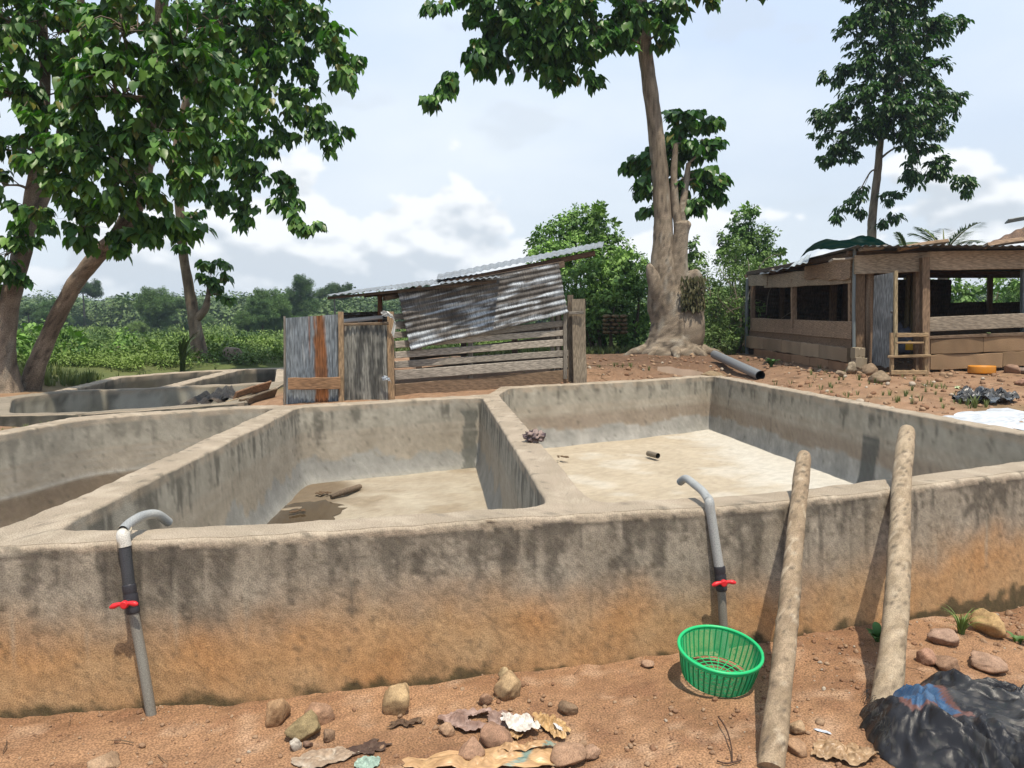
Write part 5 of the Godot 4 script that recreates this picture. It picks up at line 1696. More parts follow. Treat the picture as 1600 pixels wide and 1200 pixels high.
# ---------- pipes, basket, poles ----------
func water_pipe(label: String, foot: Vector3, valve: Vector3, top: Vector3, over: Array, elbow_white: bool) -> void:
	var o := thing("water_pipe", label, "water pipe", foot)
	var r := 0.0205
	var grey := func(p: Vector3) -> Color: return mixc(Color(0.27, 0.27, 0.245), Color(0.20, 0.18, 0.15), 0.5 + ns(p * 5.0))
	var dark := func(p: Vector3) -> Color: return Color(0.055, 0.06, 0.068) * (1.0 + 0.4 * ns(p * 9.0))
	var pale := func(p: Vector3) -> Color: return mixc(Color(0.66, 0.65, 0.60), Color(0.42, 0.36, 0.26), smoothstep(0.3, 0.6, ns(p * 9.0) + 0.2))
	var ash := func(p: Vector3) -> Color: return mixc(Color(0.33, 0.35, 0.36), Color(0.42, 0.43, 0.42), 0.5 + ns(p * 6.0))
	var dirv := (top - foot).normalized()
	var g := Geo.new()
	tube(g, [foot - dirv * 0.12, foot.lerp(valve, 0.5) + Vector3(0.003, 0, 0.002), valve - dirv * 0.03], [r, r, r], 20, grey)
	put(g, "lower_pipe", M.pvc, o)
	g = Geo.new()
	tube(g, [valve + dirv * 0.04, valve.lerp(top, 0.5), top - dirv * 0.01], [r * 1.12, r * 1.12, r * 1.12], 20, dark if elbow_white else ash)
	put(g, "upper_pipe", M.pvc, o)
	# valve body with collars, stem and a two winged red handle
	g = Geo.new()
	var prof := [[-0.055, 0.024], [-0.05, 0.027], [-0.03, 0.027], [-0.028, 0.023], [-0.022, 0.028], [0.022, 0.028], [0.028, 0.023], [0.032, 0.027], [0.06, 0.027], [0.065, 0.023]]
	var pp_ := []
	var rr_ := []
	for q in prof:
		pp_.append(valve + dirv * q[0])
		rr_.append(q[1])
	tube(g, pp_, rr_, 20, func(_p: Vector3) -> Color: return Color(0.04, 0.042, 0.05))
	var out := Vector3(0, 0, 1)
	tube(g, [valve, valve + out * 0.045], [0.014, 0.012], 12, func(_p: Vector3) -> Color: return Color(0.04, 0.042, 0.05))
	put(g, "valve_body", M.pvc, o)
	g = Geo.new()
	var hub := valve + out * 0.045
	var red := func(_p: Vector3) -> Color: return Color(0.60, 0.025, 0.035)
	tube(g, [hub, hub + out * 0.004, hub + out * 0.018, hub + out * 0.02], [0.012, 0.016, 0.016, 0.012], 16, red)
	for s in [-1.0, 1.0]:
		var a := hub + out * 0.009
		var side := Vector3(s, 0.12 * s, 0.1)
		tube(g, curve([a, a + side * 0.022 + Vector3(0, 0.004, 0), a + side * 0.042, a + side * 0.056 + Vector3(0, -0.004, 0)], 3), curve([0.009, 0.0085, 0.011, 0.005], 3), 10, red)
	put(g, "valve_handle", M.plastic, o)
	# elbow and spout
	var pts := curve(over, 8)
	var rad := []
	for k in pts.size():
		rad.append(r)
	g = Geo.new()
	var bend := curve([top - dirv * 0.03, top + dirv * 0.012, top + dirv * 0.022 + (over[1] - over[0]).normalized() * 0.022, over[0] + (over[1] - over[0]).normalized() * 0.02], 6)
	var br := []
	for k in bend.size():
		br.append(r * (1.28 if elbow_white else 1.12))
	tube(g, bend, br, 20, pale if elbow_white else ash)
	put(g, "elbow", M.pvc, o)
	g = Geo.new()
	tube(g, pts, rad, 20, ash, 0.0, 1.0, false)
	# the open end: a dark bore inside
	var e: Vector3 = pts[-1]
	var ed: Vector3 = (pts[-1] - pts[-2]).normalized()
	tube(g, [e, e + ed * 0.0006, e - ed * 0.03], [r, r * 0.86, r * 0.84], 20, ash, 0.0, 1.0, false)
	put(g, "spout", M.pvc, o)

func pipes() -> void:
	var f := pt(238, 1128, 3.00)
	f.y = terr(f.x, -f.z) - 0.02
	water_pipe("left water pipe with red valve, dark upper length and white elbow", f, pt(205, 937, 3.035), pt(193, 842, 3.06),
		[pt(192, 829, 3.06), pt(204, 817, 3.14), pt(224, 806, 3.26), pt(245, 804, 3.34), pt(263, 816, 3.42)], true)
	f = pt(1132, 1002, 3.57)
	f.y = terr(f.x, -f.z) - 0.02
	water_pipe("right water pipe with red valve, pale grey from valve to hooked spout", f, pt(1126, 905, 3.60), pt(1109, 790, 3.63),
		[pt(1107, 782, 3.635), pt(1099, 769, 3.72), pt(1085, 757, 3.82), pt(1072, 748, 3.93), pt(1063, 753, 4.0)], false)

func basket() -> void:
	var p := on_ground(1122, 1062)
	p.z = -3.29
	p.x = pt(1120, 1050, 3.29).x
	p.y = terr(p.x, 3.29) + 0.030
	var o := thing("plastic_basket", "round green plastic basket with slotted sides set on the dirt", "basket", Vector3.ZERO)
	var g := Geo.new()
	var green := Color(0.02, 0.44, 0.16)
	var cf := func(_q: Vector3) -> Color: return green
	var hi := 0.132
	var r0 := 0.150
	var r1 := 0.176
	var prof := func(t: float) -> float: return lerpf(r0, r1, t) + 0.003 * sin(t * PI)
	# ribs
	for k in 40:
		var w := TAU * k / 40.0
		var d := Vector3(cos(w), 0, sin(w))
		var rg := Geo.new()
		var pts := []
		for j in 6:
			var t := j / 5.0
			pts.append(d * prof.call(t) + Vector3(0, 0.004 + hi * t, 0))
		tube(rg, pts, [0.0036, 0.0036, 0.0036, 0.0036, 0.0036, 0.0036], 6, func(_q: Vector3) -> Color: return green * 0.55)
		put(rg, "rib", M.plastic, o)
	# the fine hoops
	for j in 27:
		var t := (j + 0.5) / 27.0
		var pts := []
		var rad := []
		for k in 61:
			var w := TAU * k / 60.0
			pts.append(Vector3(cos(w), 0, sin(w)) * (prof.call(t) - 0.001) + Vector3(0, 0.004 + hi * t, 0))
			rad.append(0.0014)
		tube(g, pts, rad, 5, cf, 0.0, 1.0, false)
	var hoops := put(g, "hoops", M.plastic, o)
	hoops.set_meta("kind", "stuff")
	# the rolled rim
	g = Geo.new()
	var ring := func(rad_: float, y: float, th: float, gg: Geo) -> void:
		var pts := []
		var rad := []
		for k in 73:
			var w := TAU * k / 72.0
			pts.append(Vector3(cos(w), 0, sin(w)) * rad_ + Vector3(0, y, 0))
			rad.append(th)
		tube(gg, pts, rad, 10, cf, 0.0, 1.0, false)
	ring.call(r1 + 0.003, hi + 0.004, 0.0075, g)
	ring.call(r1 + 0.002, hi - 0.008, 0.005, g)
	put(g, "rim", M.plastic, o)
	# the base: concentric rings on spokes
	g = Geo.new()
	for k in 6:
		ring.call(r0 * (k + 1) / 6.0, 0.004, 0.0022, g)
	for k in 20:
		var w := TAU * k / 20.0
		tube(g, [Vector3(cos(w), 0, sin(w)) * 0.01 + Vector3(0, 0.005, 0), Vector3(cos(w), 0, sin(w)) * r0 + Vector3(0, 0.005, 0)], [0.002, 0.002], 5, cf)
	put(g, "base_grid", M.plastic, o)
	o.position = p
	o.rotation = Vector3(0.17, 0.0, -0.05)
	o.rotate_y(0.0)

func pole(label: String, foot: Vector3, lean: Vector3, beyond: float, r0: float, r1: float, bow: Vector3, ca: Color, cb: Color) -> void:
	var head := foot + (lean - foot) * (1.0 + beyond)
	var pts := []
	var rad := []
	for k in 97:
		var t := k / 96.0
		pts.append(foot.lerp(head, t) + bow * sin(t * TAU * 0.9) * 1.0)
		rad.append(lerpf(r0, r1, t) * (1.0 + 0.05 * sin(t * 23.0) * sin(t * 9.0) + 0.07 * exp(-pow((t - 0.37) / 0.012, 2.0)) + 0.05 * exp(-pow((t - 0.66) / 0.010, 2.0))))
	rad[96] = rad[96] * 0.86
	rad[95] = rad[95] * 0.95
	var g := Geo.new()
	tube(g, pts, rad, 24, func(p: Vector3) -> Color:
		var k := mixc(ca, cb, 0.5 + 1.3 * ns(p * Vector3(9, 3.0, 9)) + 0.5 * ns(p * Vector3(40, 5, 40)))
		k = mixc(k, Color(0.12, 0.085, 0.055), 0.5 * smoothstep(0.2, 0.45, ns(p * Vector3(16, 5, 16))))
		k = mixc(k, Color(0.10, 0.08, 0.06), 0.8 * smoothstep(0.35, 0.45, ns(p * 26.0 + Vector3(3, 3, 3))))
		k = mixc(k, Color(0.55, 0.46, 0.34), 0.6 * smoothstep(0.3, 0.5, ns(p * Vector3(14, 4, 14) + Vector3(9, 9, 9))))
		return k * (1.0 + 0.3 * nsf(p * Vector3(16, 6, 16))), 0.045, 9.0)
	var o := put(g, "wooden_pole", M.pole)
	tag(o, label, "pole")

func poles() -> void:
	var f := pt(1203, 1232, 2.62)
	f.y = terr(f.x, 2.62)
	pole("straight stripped pole leaning on the tank right of the basket", f, pt(1249, 786, 3.76), 0.27, 0.048, 0.038, Vector3(0.004, 0, 0), Color(0.36, 0.275, 0.185), Color(0.27, 0.20, 0.13))
	f = pt(1380, 1150, 2.98)
	f.y = terr(f.x, 2.98)
	pole("pale crooked pole leaning on the tank behind the black sack", f, pt(1412, 762, 4.05), 0.36, 0.058, 0.046, Vector3(0.014, 0, 0), Color(0.42, 0.335, 0.235), Color(0.33, 0.255, 0.17))

# ---------- small things ----------
func crease(t: float) -> float:
	var f := fposmod(t, 1.0)
	var e := f / 0.62 if f < 0.62 else (1.0 - f) / 0.38
	return pow(e, 1.3)

func black_sack() -> void:
	var o := thing("black_sack", "crumpled shiny black woven sack with a blue panel at the lower right", "sack", Vector3(1.9, 0, -2.75))
	var g := Geo.new()
	var c := Vector3(2.02, 0, -2.66)
	var sd := Vector3(3.7, 0, 11.3)
	var nu := 320
	var nv := 110
	patch(g, nu, nv, func(u: float, v: float) -> Array:
		var w := (0.0 if u > 0.9999 else u) * TAU
		var dir := Vector3(cos(w), 0, -sin(w))
		var sup := pow(pow(absf(dir.x) / 0.66, 3.0) + pow(absf(dir.z) / 0.47, 3.0), -1.0 / 3.0)
		var rag := 1.0 + 0.10 * ns(dir * 2.0 + sd) + 0.05 * ns(dir * 7.0 + sd)
		var r := v * sup * rag
		var q := dir * r
		var body := pow(maxf(0.0, 1.0 - pow(v, 4.0)), 0.6)
		var big := 0.12 + 0.10 * nso(q * 1.7 + sd) - 0.05 * smoothstep(0.1, 0.6, q.x)
		# creased folds: sharp edged waves that change direction from place to place
		var w1 := q + Vector3(nso(q * 2.4), 0, nso(q * 2.4 + Vector3(8, 0, 0))) * 0.22
		var f1 := crease(w1.x * 3.1 + w1.z * 1.2)
		var f2 := crease(w1.x * 1.4 - w1.z * 4.6 + 0.3)
		var f3 := crease(w1.x * 9.0 + w1.z * 6.0 + nso(q * 5.0))
		var f4 := crease(w1.z * 15.0 - w1.x * 5.0 + nso(q * 6.0 + sd) * 1.5)
		var mk := smoothstep(-0.35, 0.35, nso(q * 2.2 + sd * 2.0))
		var y := body * (big + 0.085 * lerpf(f1, f2, mk) + 0.022 * lerpf(f3, f4, mk) + 0.008 * absf(nso(w1 * 22.0)))
		var x := c.x + q.x
		var z := c.z + q.z
		var p := Vector3(x, terr(x, -z) + maxf(0.004, y), z)
		var k := Color(0.022, 0.023, 0.026)
		k = mixc(k, Color(0.06, 0.06, 0.062), smoothstep(0.1, 0.4, ns(p * 4.0)))
		k = mixc(k, Color(0.13, 0.12, 0.11), 0.5 * smoothstep(0.2, 0.5, nsf(p * 9.0) + 0.3 * ns(p * 3.0)))
		var bx := (x - (1.60 + 0.02 * ns(p * 6.0))) / 0.09
		var bz := (z + 2.92) / 0.16
		if absf(bx) < 1.0 and absf(bz) < 1.0:
			k = mixc(Color(0.03, 0.085, 0.19), Color(0.08, 0.15, 0.26), 0.5 + ns(p * 20.0))
		elif absf(bx) < 1.25 and absf(bz) < 1.1:
			k = Color(0.16, 0.08, 0.07)
		return [p, k, Vector2(q.x, q.z)])
	for j in nv + 1:
		g.seams.append(Vector2i(j * (nu + 1), j * (nu + 1) + nu))
	put(g, "sack_body", M.sack, o)
	# the frayed left hem
	var h := Geo.new()
	for k in 80:
		var t := rng.randf()
		var a := pt(lerpf(1350, 1392, t) + rr(-3, 3), lerpf(1065, 1200, t), lerpf(2.98, 2.60, t))
		a.y = terr(a.x, -a.z) + lerpf(0.10, 0.13, t) + rr(-0.05, 0.05)
		var e := a + Vector3(rr(-0.03, 0.0), rr(-0.04, 0.01), rr(-0.01, 0.02))
		tube(h, [a, a.lerp(e, 0.5) + Vector3(0, 0.006, 0), e], [0.0012, 0.001, 0.0006], 3, func(_p: Vector3) -> Color: return Color(0.05, 0.048, 0.046), 0.0, 1.0, false)
	var fr := put(h, "frayed_hem", M.sack, o)
	fr.set_meta("kind", "stuff")
	# loose pale cord over it at the right
	h = Geo.new()
	var line := []
	for k in 7:
		var q := Vector3(2.25 + 0.05 * sin(k * 1.9), 0, -2.85 + k * 0.055)
		q.y = terr(q.x, -q.z) + 0.22 - 0.006 * k
		line.append(q)
	line = curve(line, 5)
	var rad := []
	for k in line.size():
		rad.append(0.0035)
	tube(h, line, rad, 6, func(_p: Vector3) -> Color: return Color(0.42, 0.42, 0.42))
	put(h, "cord", M.cloth, o)

func rocks() -> void:
	var buff := Color(0.44, 0.31, 0.17)
	var list := [
		[617, 1104, 0.062, 0.072, buff * 1.1, "smooth buff boulder with a notched front close to the tank's foot"],
		[434, 1122, 0.055, 0.06, Color(0.46, 0.29, 0.16), "knobbly orange buff rock left of the rounded greenish rock"],
		[475, 1143, 0.075, 0.045, Color(0.30, 0.23, 0.12), "broad rounded greenish brown rock with a tiny white stone before it"],
		[500, 1120, 0.055, 0.045, Color(0.40, 0.24, 0.15), "pinkish brown rock behind the rounded greenish one"],
		[462, 1164, 0.026, 0.022, Color(0.52, 0.47, 0.40), "small chalky white stone in front of the greenish rock"],
		[481, 1161, 0.018, 0.015, Color(0.22, 0.14, 0.1), "tiny dark brown pebble right of the chalky white stone"],
		[514, 1150, 0.03, 0.025, Color(0.25, 0.16, 0.1), "small dark stone at the right end of the greenish rock"],
		[793, 1080, 0.058, 0.055, Color(0.46, 0.32, 0.18), "cracked buff rock at the tank's foot left of the basket"],
		[790, 1060, 0.035, 0.035, Color(0.44, 0.33, 0.19), "smaller buff rock perched behind the cracked buff one"],
		[757, 1095, 0.03, 0.028, Color(0.32, 0.19, 0.12), "reddish stone just left of the cracked buff rock"],
		[889, 1108, 0.038, 0.03, Color(0.24, 0.16, 0.10), "angular dark brown stone alone on the open dirt"],
		[160, 1196, 0.06, 0.03, Color(0.40, 0.27, 0.17), "flat pale rock cut by the bottom edge at the left"],
		[1545, 985, 0.075, 0.075, Color(0.52, 0.35, 0.17), "yellow buff rock beside the grass tuft at the wall's right end"],
		[1478, 1000, 0.075, 0.04, Color(0.40, 0.27, 0.20), "low pinkish flat rock under the grass tuft"],
		[1478, 1040, 0.06, 0.035, Color(0.32, 0.2, 0.13), "low brown rock just behind the black sack's top"],
		[1540, 1035, 0.09, 0.035, Color(0.40, 0.26, 0.18), "broad flat pale rock behind the black sack at right"],
		[1445, 1030, 0.05, 0.04, Color(0.38, 0.22, 0.15), "reddish rock between the crooked pole and the sack"],
		[1245, 1140, 0.03, 0.032, Color(0.44, 0.31, 0.19), "small buff stone right of the straight pole's lower end"],
		[1240, 1168, 0.045, 0.03, Color(0.40, 0.25, 0.15), "larger buff stone by the straight pole near the bottom edge"],
		[1072, 1058, 0.0, 0, buff, ""],
		[1013, 1035, 0.03, 0.02, Color(0.42, 0.27, 0.18), "small pale stone left of the basket near the tank"],
		[700, 1140, 0.03, 0.025, Color(0.42, 0.27, 0.17), "small pale stone left of the pink rag"],
		[1030, 1150, 0.0, 0, buff, ""],
		[735, 1176, 0.05, 0.035, Color(0.38, 0.23, 0.15), "rough brown stone above the tan sack"],
		[775, 1155, 0.06, 0.04, Color(0.34, 0.2, 0.13), "broad rough stone poking from under the pink rag"],
		[890, 1185, 0.06, 0.04, Color(0.40, 0.25, 0.16), "rough buff stone right of the tan sack near the bottom edge"],
		[925, 1178, 0.035, 0.025, Color(0.38, 0.24, 0.16), "small stone right of the rough buff one by the bottom edge"],
	]
	for s in list:
		if s[5] == "":
			continue
		var p := on_ground(s[0], s[1] + 6)
		rock("rock", s[5], p, Vector3(s[2], s[3], s[2] * 0.85), s[4], rr(0, TAU), rr(0.22, 0.34), 0.16, 1.2)
	var far := [
		[1376, 590, 0.14, 0.09, Color(0.27, 0.2, 0.13), "large rounded brown rock before the shed door"],
		[1360, 583, 0.13, 0.09, Color(0.28, 0.2, 0.13), "brown rock behind the large one by the shed door"],
		[1315, 586, 0.10, 0.06, Color(0.30, 0.23, 0.16), "flat grey rock at the shed's block corner"],
		[1330, 576, 0.08, 0.10, Color(0.34, 0.28, 0.2), "upright pale rubble leaning on the shed corner"],
		[1582, 576, 0.11, 0.07, Color(0.36, 0.23, 0.16), "reddish rock on the dirt near the picture's right edge"],
		[1598, 569, 0.14, 0.05, Color(0.3, 0.24, 0.2), "long flat stone against the shed footing at the right edge"],
		[1115, 572, 0.20, 0.07, Color(0.30, 0.22, 0.13), "flat brown slab rock under the far end of the loose pipe"],
		[1085, 570, 0.10, 0.05, Color(0.30, 0.2, 0.12), "low stone between the tree roots and the loose pipe"],
		[1597, 599, 0.07, 0.05, Color(0.35, 0.2, 0.14), "small red brick like stone at the right edge"],
	]
	for s in far:
		var p := on_ground(s[0], s[1] + 3)
		if p.z < -11.0 and p.x > 5.2:
			p = pt(s[0], s[1], 10.95)
			p.y = terr(p.x, 10.95)
		rock("rock", s[5], p, Vector3(s[2], s[3], s[2] * 0.8), s[4], rr(0, TAU), 0.3, 0.2, 1.3)

func stone_pile() -> void:
	var o := thing("stone_pile", "small dry stack of brown blocks under the vine thicket", "stone wall", on_ground(960, 525))
	var d := 17.2
	for r in 5:
		var n := 3 if r % 2 == 0 else 4
		for k in n:
			var g := Geo.new()
			var w := 40.0 / n
			var p := pt(941 + w * (k + 0.5), 519 - r * 6.2, d - 0.03 * r)
			var hw := w * 0.5 * d / F * 0.95
			ball(g, p, Vector3(hw, 3.0 * d / F, 0.14), 0.16, 1.5, func(q: Vector3) -> Color: return mixc(Color(0.24, 0.17, 0.1), Color(0.13, 0.11, 0.05), 0.5 + ns(q * 6.0)))
			put(g, "stone", M.stone, o)

func litter() -> void:
	var pink := Color(0.52, 0.38, 0.33)
	scrap("pink_rag", "torn dusty pink cloth with a hole lying among the stones", "rag", on_ground(748, 1130), Vector2(0.145, 0.08), -0.15, 0.020, 0.2, M.cloth, func(q: Vector3, _v: float, f: float) -> Color: return mixc(pink, Color(0.30, 0.19, 0.15), f * 0.7 + 0.4 * ns(q * 30.0)), 0.28)
	scrap("white_wrapper", "crumpled white plastic wrapper on top of the pink rag's right end", "wrapper", on_ground(812, 1140), Vector2(0.095, 0.05), -0.6, 0.020, 0.16, M.plastic, func(q: Vector3, _v: float, f: float) -> Color: return mixc(Color(0.72, 0.70, 0.67), Color(0.5, 0.45, 0.4), f + 0.3 * ns(q * 25.0)), 0.0, 0.02)
	scrap("tan_wrapper", "folded tan plastic piece at the right of the white wrapper", "wrapper", on_ground(862, 1140), Vector2(0.05, 0.085), 0.5, 0.025, 0.35, M.plastic, func(_q: Vector3, _v: float, f: float) -> Color: return mixc(Color(0.52, 0.35, 0.17), Color(0.38, 0.24, 0.11), f), 0.0, 0.004)
	scrap("small_white_scrap", "thin white sliver of paper on the folded tan piece", "paper", on_ground(872, 1152), Vector2(0.008, 0.03), 0.5, 0.004, 0.2, M.cloth, func(_q, _v, _f): return Color(0.74, 0.74, 0.72), 0.0, 0.035)
	scrap("tan_fold", "small tan plastic fold beneath the white wrapper", "wrapper", on_ground(795, 1152), Vector2(0.06, 0.03), -0.5, 0.02, 0.3, M.plastic, func(_q: Vector3, _v: float, f: float) -> Color: return mixc(Color(0.50, 0.34, 0.16), Color(0.34, 0.21, 0.1), f))
	var tan_c := func(q: Vector3, _v: float, f: float) -> Color:
		var k := mixc(Color(0.52, 0.35, 0.18), Color(0.40, 0.25, 0.13), f)
		var b := fposmod(q.x * 7.0 + q.z * 3.0 + 0.2 * ns(q * 12.0), 1.0)
		if b > 0.60 and b < 0.82 and q.x > 0.02:
			k = mixc(Color(0.10, 0.17, 0.15), Color(0.2, 0.26, 0.22), f)
		return k
	scrap("tan_sack", "flattened tan plastic sack with dull teal bands at the bottom edge", "sack", on_ground(770, 1192), Vector2(0.30, 0.07), 0.12, 0.018, 0.18, M.plastic, tan_c)
	scrap("tan_sack_strip", "twisted strip of tan sack with a teal band behind the flattened sack", "sack", on_ground(810, 1176), Vector2(0.14, 0.025), 0.28, 0.02, 0.3, M.plastic, tan_c, 0.0, 0.006)
	scrap("frayed_sacking", "frayed off white scrap of woven sacking at the bottom edge", "sack", on_ground(508, 1188), Vector2(0.11, 0.055), 0.25, 0.012, 0.15, M.cloth, func(q: Vector3, _v: float, f: float) -> Color: return mixc(Color(0.60, 0.52, 0.42), Color(0.42, 0.31, 0.22), f + 0.5 * ns(q * 30.0)))
	scrap("green_plastic", "pale green plastic piece cut by the bottom edge", "plastic", on_ground(573, 1196), Vector2(0.045, 0.05), 0.0, 0.012, 0.1, M.plastic, func(_q: Vector3, _v: float, f: float) -> Color: return mixc(Color(0.30, 0.40, 0.33), Color(0.22, 0.3, 0.25), f))
	scrap("brown_leaf_litter", "dry brown leaf scraps below the notched boulder", "leaf litter", on_ground(632, 1133), Vector2(0.06, 0.02), 0.3, 0.015, 0.4, M.cloth, func(_q: Vector3, _v: float, f: float) -> Color: return mixc(Color(0.24, 0.16, 0.1), Color(0.13, 0.08, 0.05), f))
	scrap("clear_plastic", "crumpled dusty clear plastic sheet at the bottom left of the sack", "plastic", on_ground(1322, 1182), Vector2(0.12, 0.07), -0.2, 0.025, 0.14, M.plastic, func(q: Vector3, _v: float, f: float) -> Color: return mixc(Color(0.44, 0.32, 0.2), Color(0.28, 0.18, 0.1), f + 0.4 * ns(q * 20.0)))
	scrap("paper_scrap", "small blue white paper scrap right of the straight pole", "paper", on_ground(1285, 1144), Vector2(0.032, 0.010), -0.5, 0.004, 0.1, M.cloth, func(_q, _v, _f): return Color(0.66, 0.72, 0.82))
	scrap("dark_plastic", "dark thin torn plastic on the dirt above the frayed sacking", "plastic", on_ground(575, 1172), Vector2(0.07, 0.05), 0.4, 0.01, 0.35, M.cloth, func(_q: Vector3, _v: float, f: float) -> Color: return mixc(Color(0.16, 0.11, 0.08), Color(0.1, 0.06, 0.045), f))
	# wire
	var g := Geo.new()
	var wl := []
	for q in [[1122, 1128], [1131, 1145], [1138, 1160], [1143, 1178], [1144, 1193]]:
		var p := on_ground(q[0], q[1])
		p.y += 0.035 - 0.004 * absf(q[1] - 1150) * 0.15
		wl.append(p)
	wl = curve(wl, 5)
	var rad := []
	for k in wl.size():
		rad.append(0.0028)
	tube(g, wl, rad, 6, func(_p: Vector3) -> Color: return Color(0.09, 0.05, 0.035))
	var wb := []
	for q in [[1120, 1193], [1135, 1197], [1150, 1194], [1158, 1192]]:
		var p := on_ground(q[0], q[1])
		p.y += 0.01
		wb.append(p)
	wb = curve(wb, 4)
	rad = []
	for k in wb.size():
		rad.append(0.003)
	tube(g, wb, rad, 6, func(_p: Vector3) -> Color: return Color(0.12, 0.07, 0.05))
	tag(put(g, "rusty_wire", M.bark), "bent rusty wire sticking up from the dirt below the basket", "wire")
	# on the rim and in the basins
	g = Geo.new()
	var kp := pg(835, 690, RIM)
	kp.y = rim_y(Vector2(kp.x, -kp.z))
	ball(g, kp + Vector3(0, 0.04, 0), Vector3(0.065, 0.045, 0.06), 0.45, 1.8, func(p: Vector3) -> Color: return mixc(Color(0.36, 0.27, 0.24), Color(0.07, 0.05, 0.06), smoothstep(-0.1, 0.3, ns(p * 18.0))), 36, 24)
	tag(put(g, "knotted_rag", M.cloth), "dusty mauve knotted rag lying on the rim between two basins", "rag")
	g = Geo.new()
	var sp := pg(1021, 714, -0.13)
	tube(g, [sp + Vector3(-0.05, 0.03, -0.09), sp + Vector3(0.04, 0.03, 0.09)], [0.035, 0.035], 16, func(_p: Vector3) -> Color: return Color(0.2, 0.17, 0.13), 0.0, 1.0, false)
	tube(g, [sp + Vector3(-0.05, 0.03, -0.09), sp + Vector3(0.04, 0.03, 0.09)], [0.029, 0.029], 16, func(_p: Vector3) -> Color: return Color(0.05, 0.04, 0.03), 0.0, 1.0, false)
	tag(put(g, "pipe_stub", M.pvc), "short stub of brown pipe on the right basin's bright floor", "pipe")
	g = Geo.new()
	tube(g, [pg(517, 776, -0.09), pg(540, 768, -0.07), pg(562, 760, -0.085)], [0.022, 0.03, 0.026], 12, bark_col(Color(0.25, 0.19, 0.13), Color(0.15, 0.11, 0.08)), 0.2)
	tag(put(g, "stick", M.bark), "short brown stick by the puddle in the middle basin", "stick")
	for s in [[505, 772, 0.06, "dark dead leaf heap at the puddle's upper edge"], [465, 800, 0.05, "brown leaf scrap on the puddle's left side"], [880, 715, 0.06, "dark leafy litter against the rim on the bright right floor"]]:
		var p := pg(s[0], s[1], -0.10)
		g = Geo.new()
		for k in 14:
			var q = p + Vector3(rr(-1, 1), rr(0.0, 0.02), rr(-1, 1)) * s[2]
			ball(g, q + Vector3(0, 0.012, 0), Vector3(rr(0.01, 0.03), 0.006, rr(0.01, 0.025)), 0.3, 1.5, func(_p: Vector3) -> Color: return Color(0.13, 0.085, 0.05), 8, 5)
		var lo := put(g, "dead_leaves", M.cloth)
		tag(lo, s[3], "dead leaves", "", "stuff")
	# puddle
	g = Geo.new()
	var pc := pg(478, 800, -0.10)
	patch(g, 48, 6, func(u: float, v: float) -> Array:
		var a := u * TAU
		var dir := Vector3(cos(a), 0, sin(a))
		if u > 0.999:
			dir = Vector3(1, 0, 0)
		var q := pc + dir * v * Vector3(0.34, 0, 0.5) * (1.0 + 0.3 * ns(dir * 1.4))
		q.y = -0.1125
		return [q, Color(0.07, 0.05, 0.03)], true)
	tag(put(g, "puddle", M.water), "shallow brown puddle on the middle basin's floor", "puddle", "", "structure")
	# sheet and boards on the rear tank
	var sh := zinc("bent_sheet", null, pt(277, 637, 8.35), pt(352, 629, 8.9), pt(368, 610, 9.6), pt(318, 614, 9.5), 3, 0.06, func(_u, _v, p): return mixc(Color(0.06, 0.05, 0.04), Color(0.17, 0.13, 0.09), smoothstep(-0.2, 0.4, ns(p * 2.0))), M.rust, false, 0.014)
	tag(sh, "dark bent metal sheet lying across the rear tank", "metal sheet")
	var sh2 := zinc("bent_sheet", null, pt(322, 628, 8.9), pt(372, 620, 9.2), pt(362, 602, 9.7), pt(338, 608, 9.6), 2, 0.03, func(_u, _v, p): return mixc(Color(0.26, 0.2, 0.14), Color(0.14, 0.1, 0.07), smoothstep(-0.3, 0.3, ns(p * 3.0))), M.rust, false, 0.014)
	tag(sh2, "brown crumpled metal piece on top of the dark bent sheet", "metal sheet")
	var told := ["broad red brown board on the rear tank's right side", "narrow pale board on the rear tank next to the bent sheet", "short brown board lowest in the heap on the rear tank", "thick dark board along the rear tank's right rim"]
	var i := 0
	for s in [[366, 622, 8.8, 420, 604, 9.9, 0.16], [352, 631, 8.5, 392, 618, 9.3, 0.06], [372, 632, 8.45, 402, 626, 8.9, 0.12], [385, 630, 8.5, 430, 614, 9.3, 0.13]]:
		var b := plank("board", null, pt(s[0], s[1], s[2]), pt(s[3], s[4], s[5]), s[6], s[6], 0.025, [Color(0.30, 0.17, 0.10), Color(0.42, 0.33, 0.22), Color(0.26, 0.18, 0.11), Color(0.22, 0.17, 0.12)][i], Vector3(0.4, 1, 0.6))
		tag(b, told[i], "board")
		i += 1
	# grey pipe on the terrace
	g = Geo.new()
	var a := on_ground(1116, 566) + Vector3(0, 0.14, 0)
	var e := on_ground(1188, 593) + Vector3(0, 0.06, 0)
	tube(g, [a, a.lerp(e, 0.5), e], [0.075, 0.075, 0.075], 22, func(p: Vector3) -> Color: return mixc(Color(0.16, 0.17, 0.18), Color(0.24, 0.25, 0.26), 0.5 + ns(p * 4.0)), 0.0, 1.0, false)
	tube(g, [a, a.lerp(e, 0.5), e], [0.066, 0.066, 0.066], 22, func(_p: Vector3) -> Color: return Color(0.03, 0.03, 0.03), 0.0, 1.0, false)
	tag(put(g, "loose_pipe", M.pvc), "fat dark grey plastic pipe lying on the ground behind the right basin", "pipe")
	# slab at the root
	var sl := Geo.new()
	var s0 := pt(1066, 588, 12.75)
	for k in 1:
		board(sl, s0 + Vector3(-0.42, 0.02, 0), s0 + Vector3(0.30, -0.02, 0.15), Vector3(0.0, 1, -0.9), 0.36, 0.24, 0.05, Color(0.26, 0.19, 0.14), 0.2)
	tag(put(sl, "stone_slab", M.stone), "brown broken slab propped below the big tree's roots", "slab")
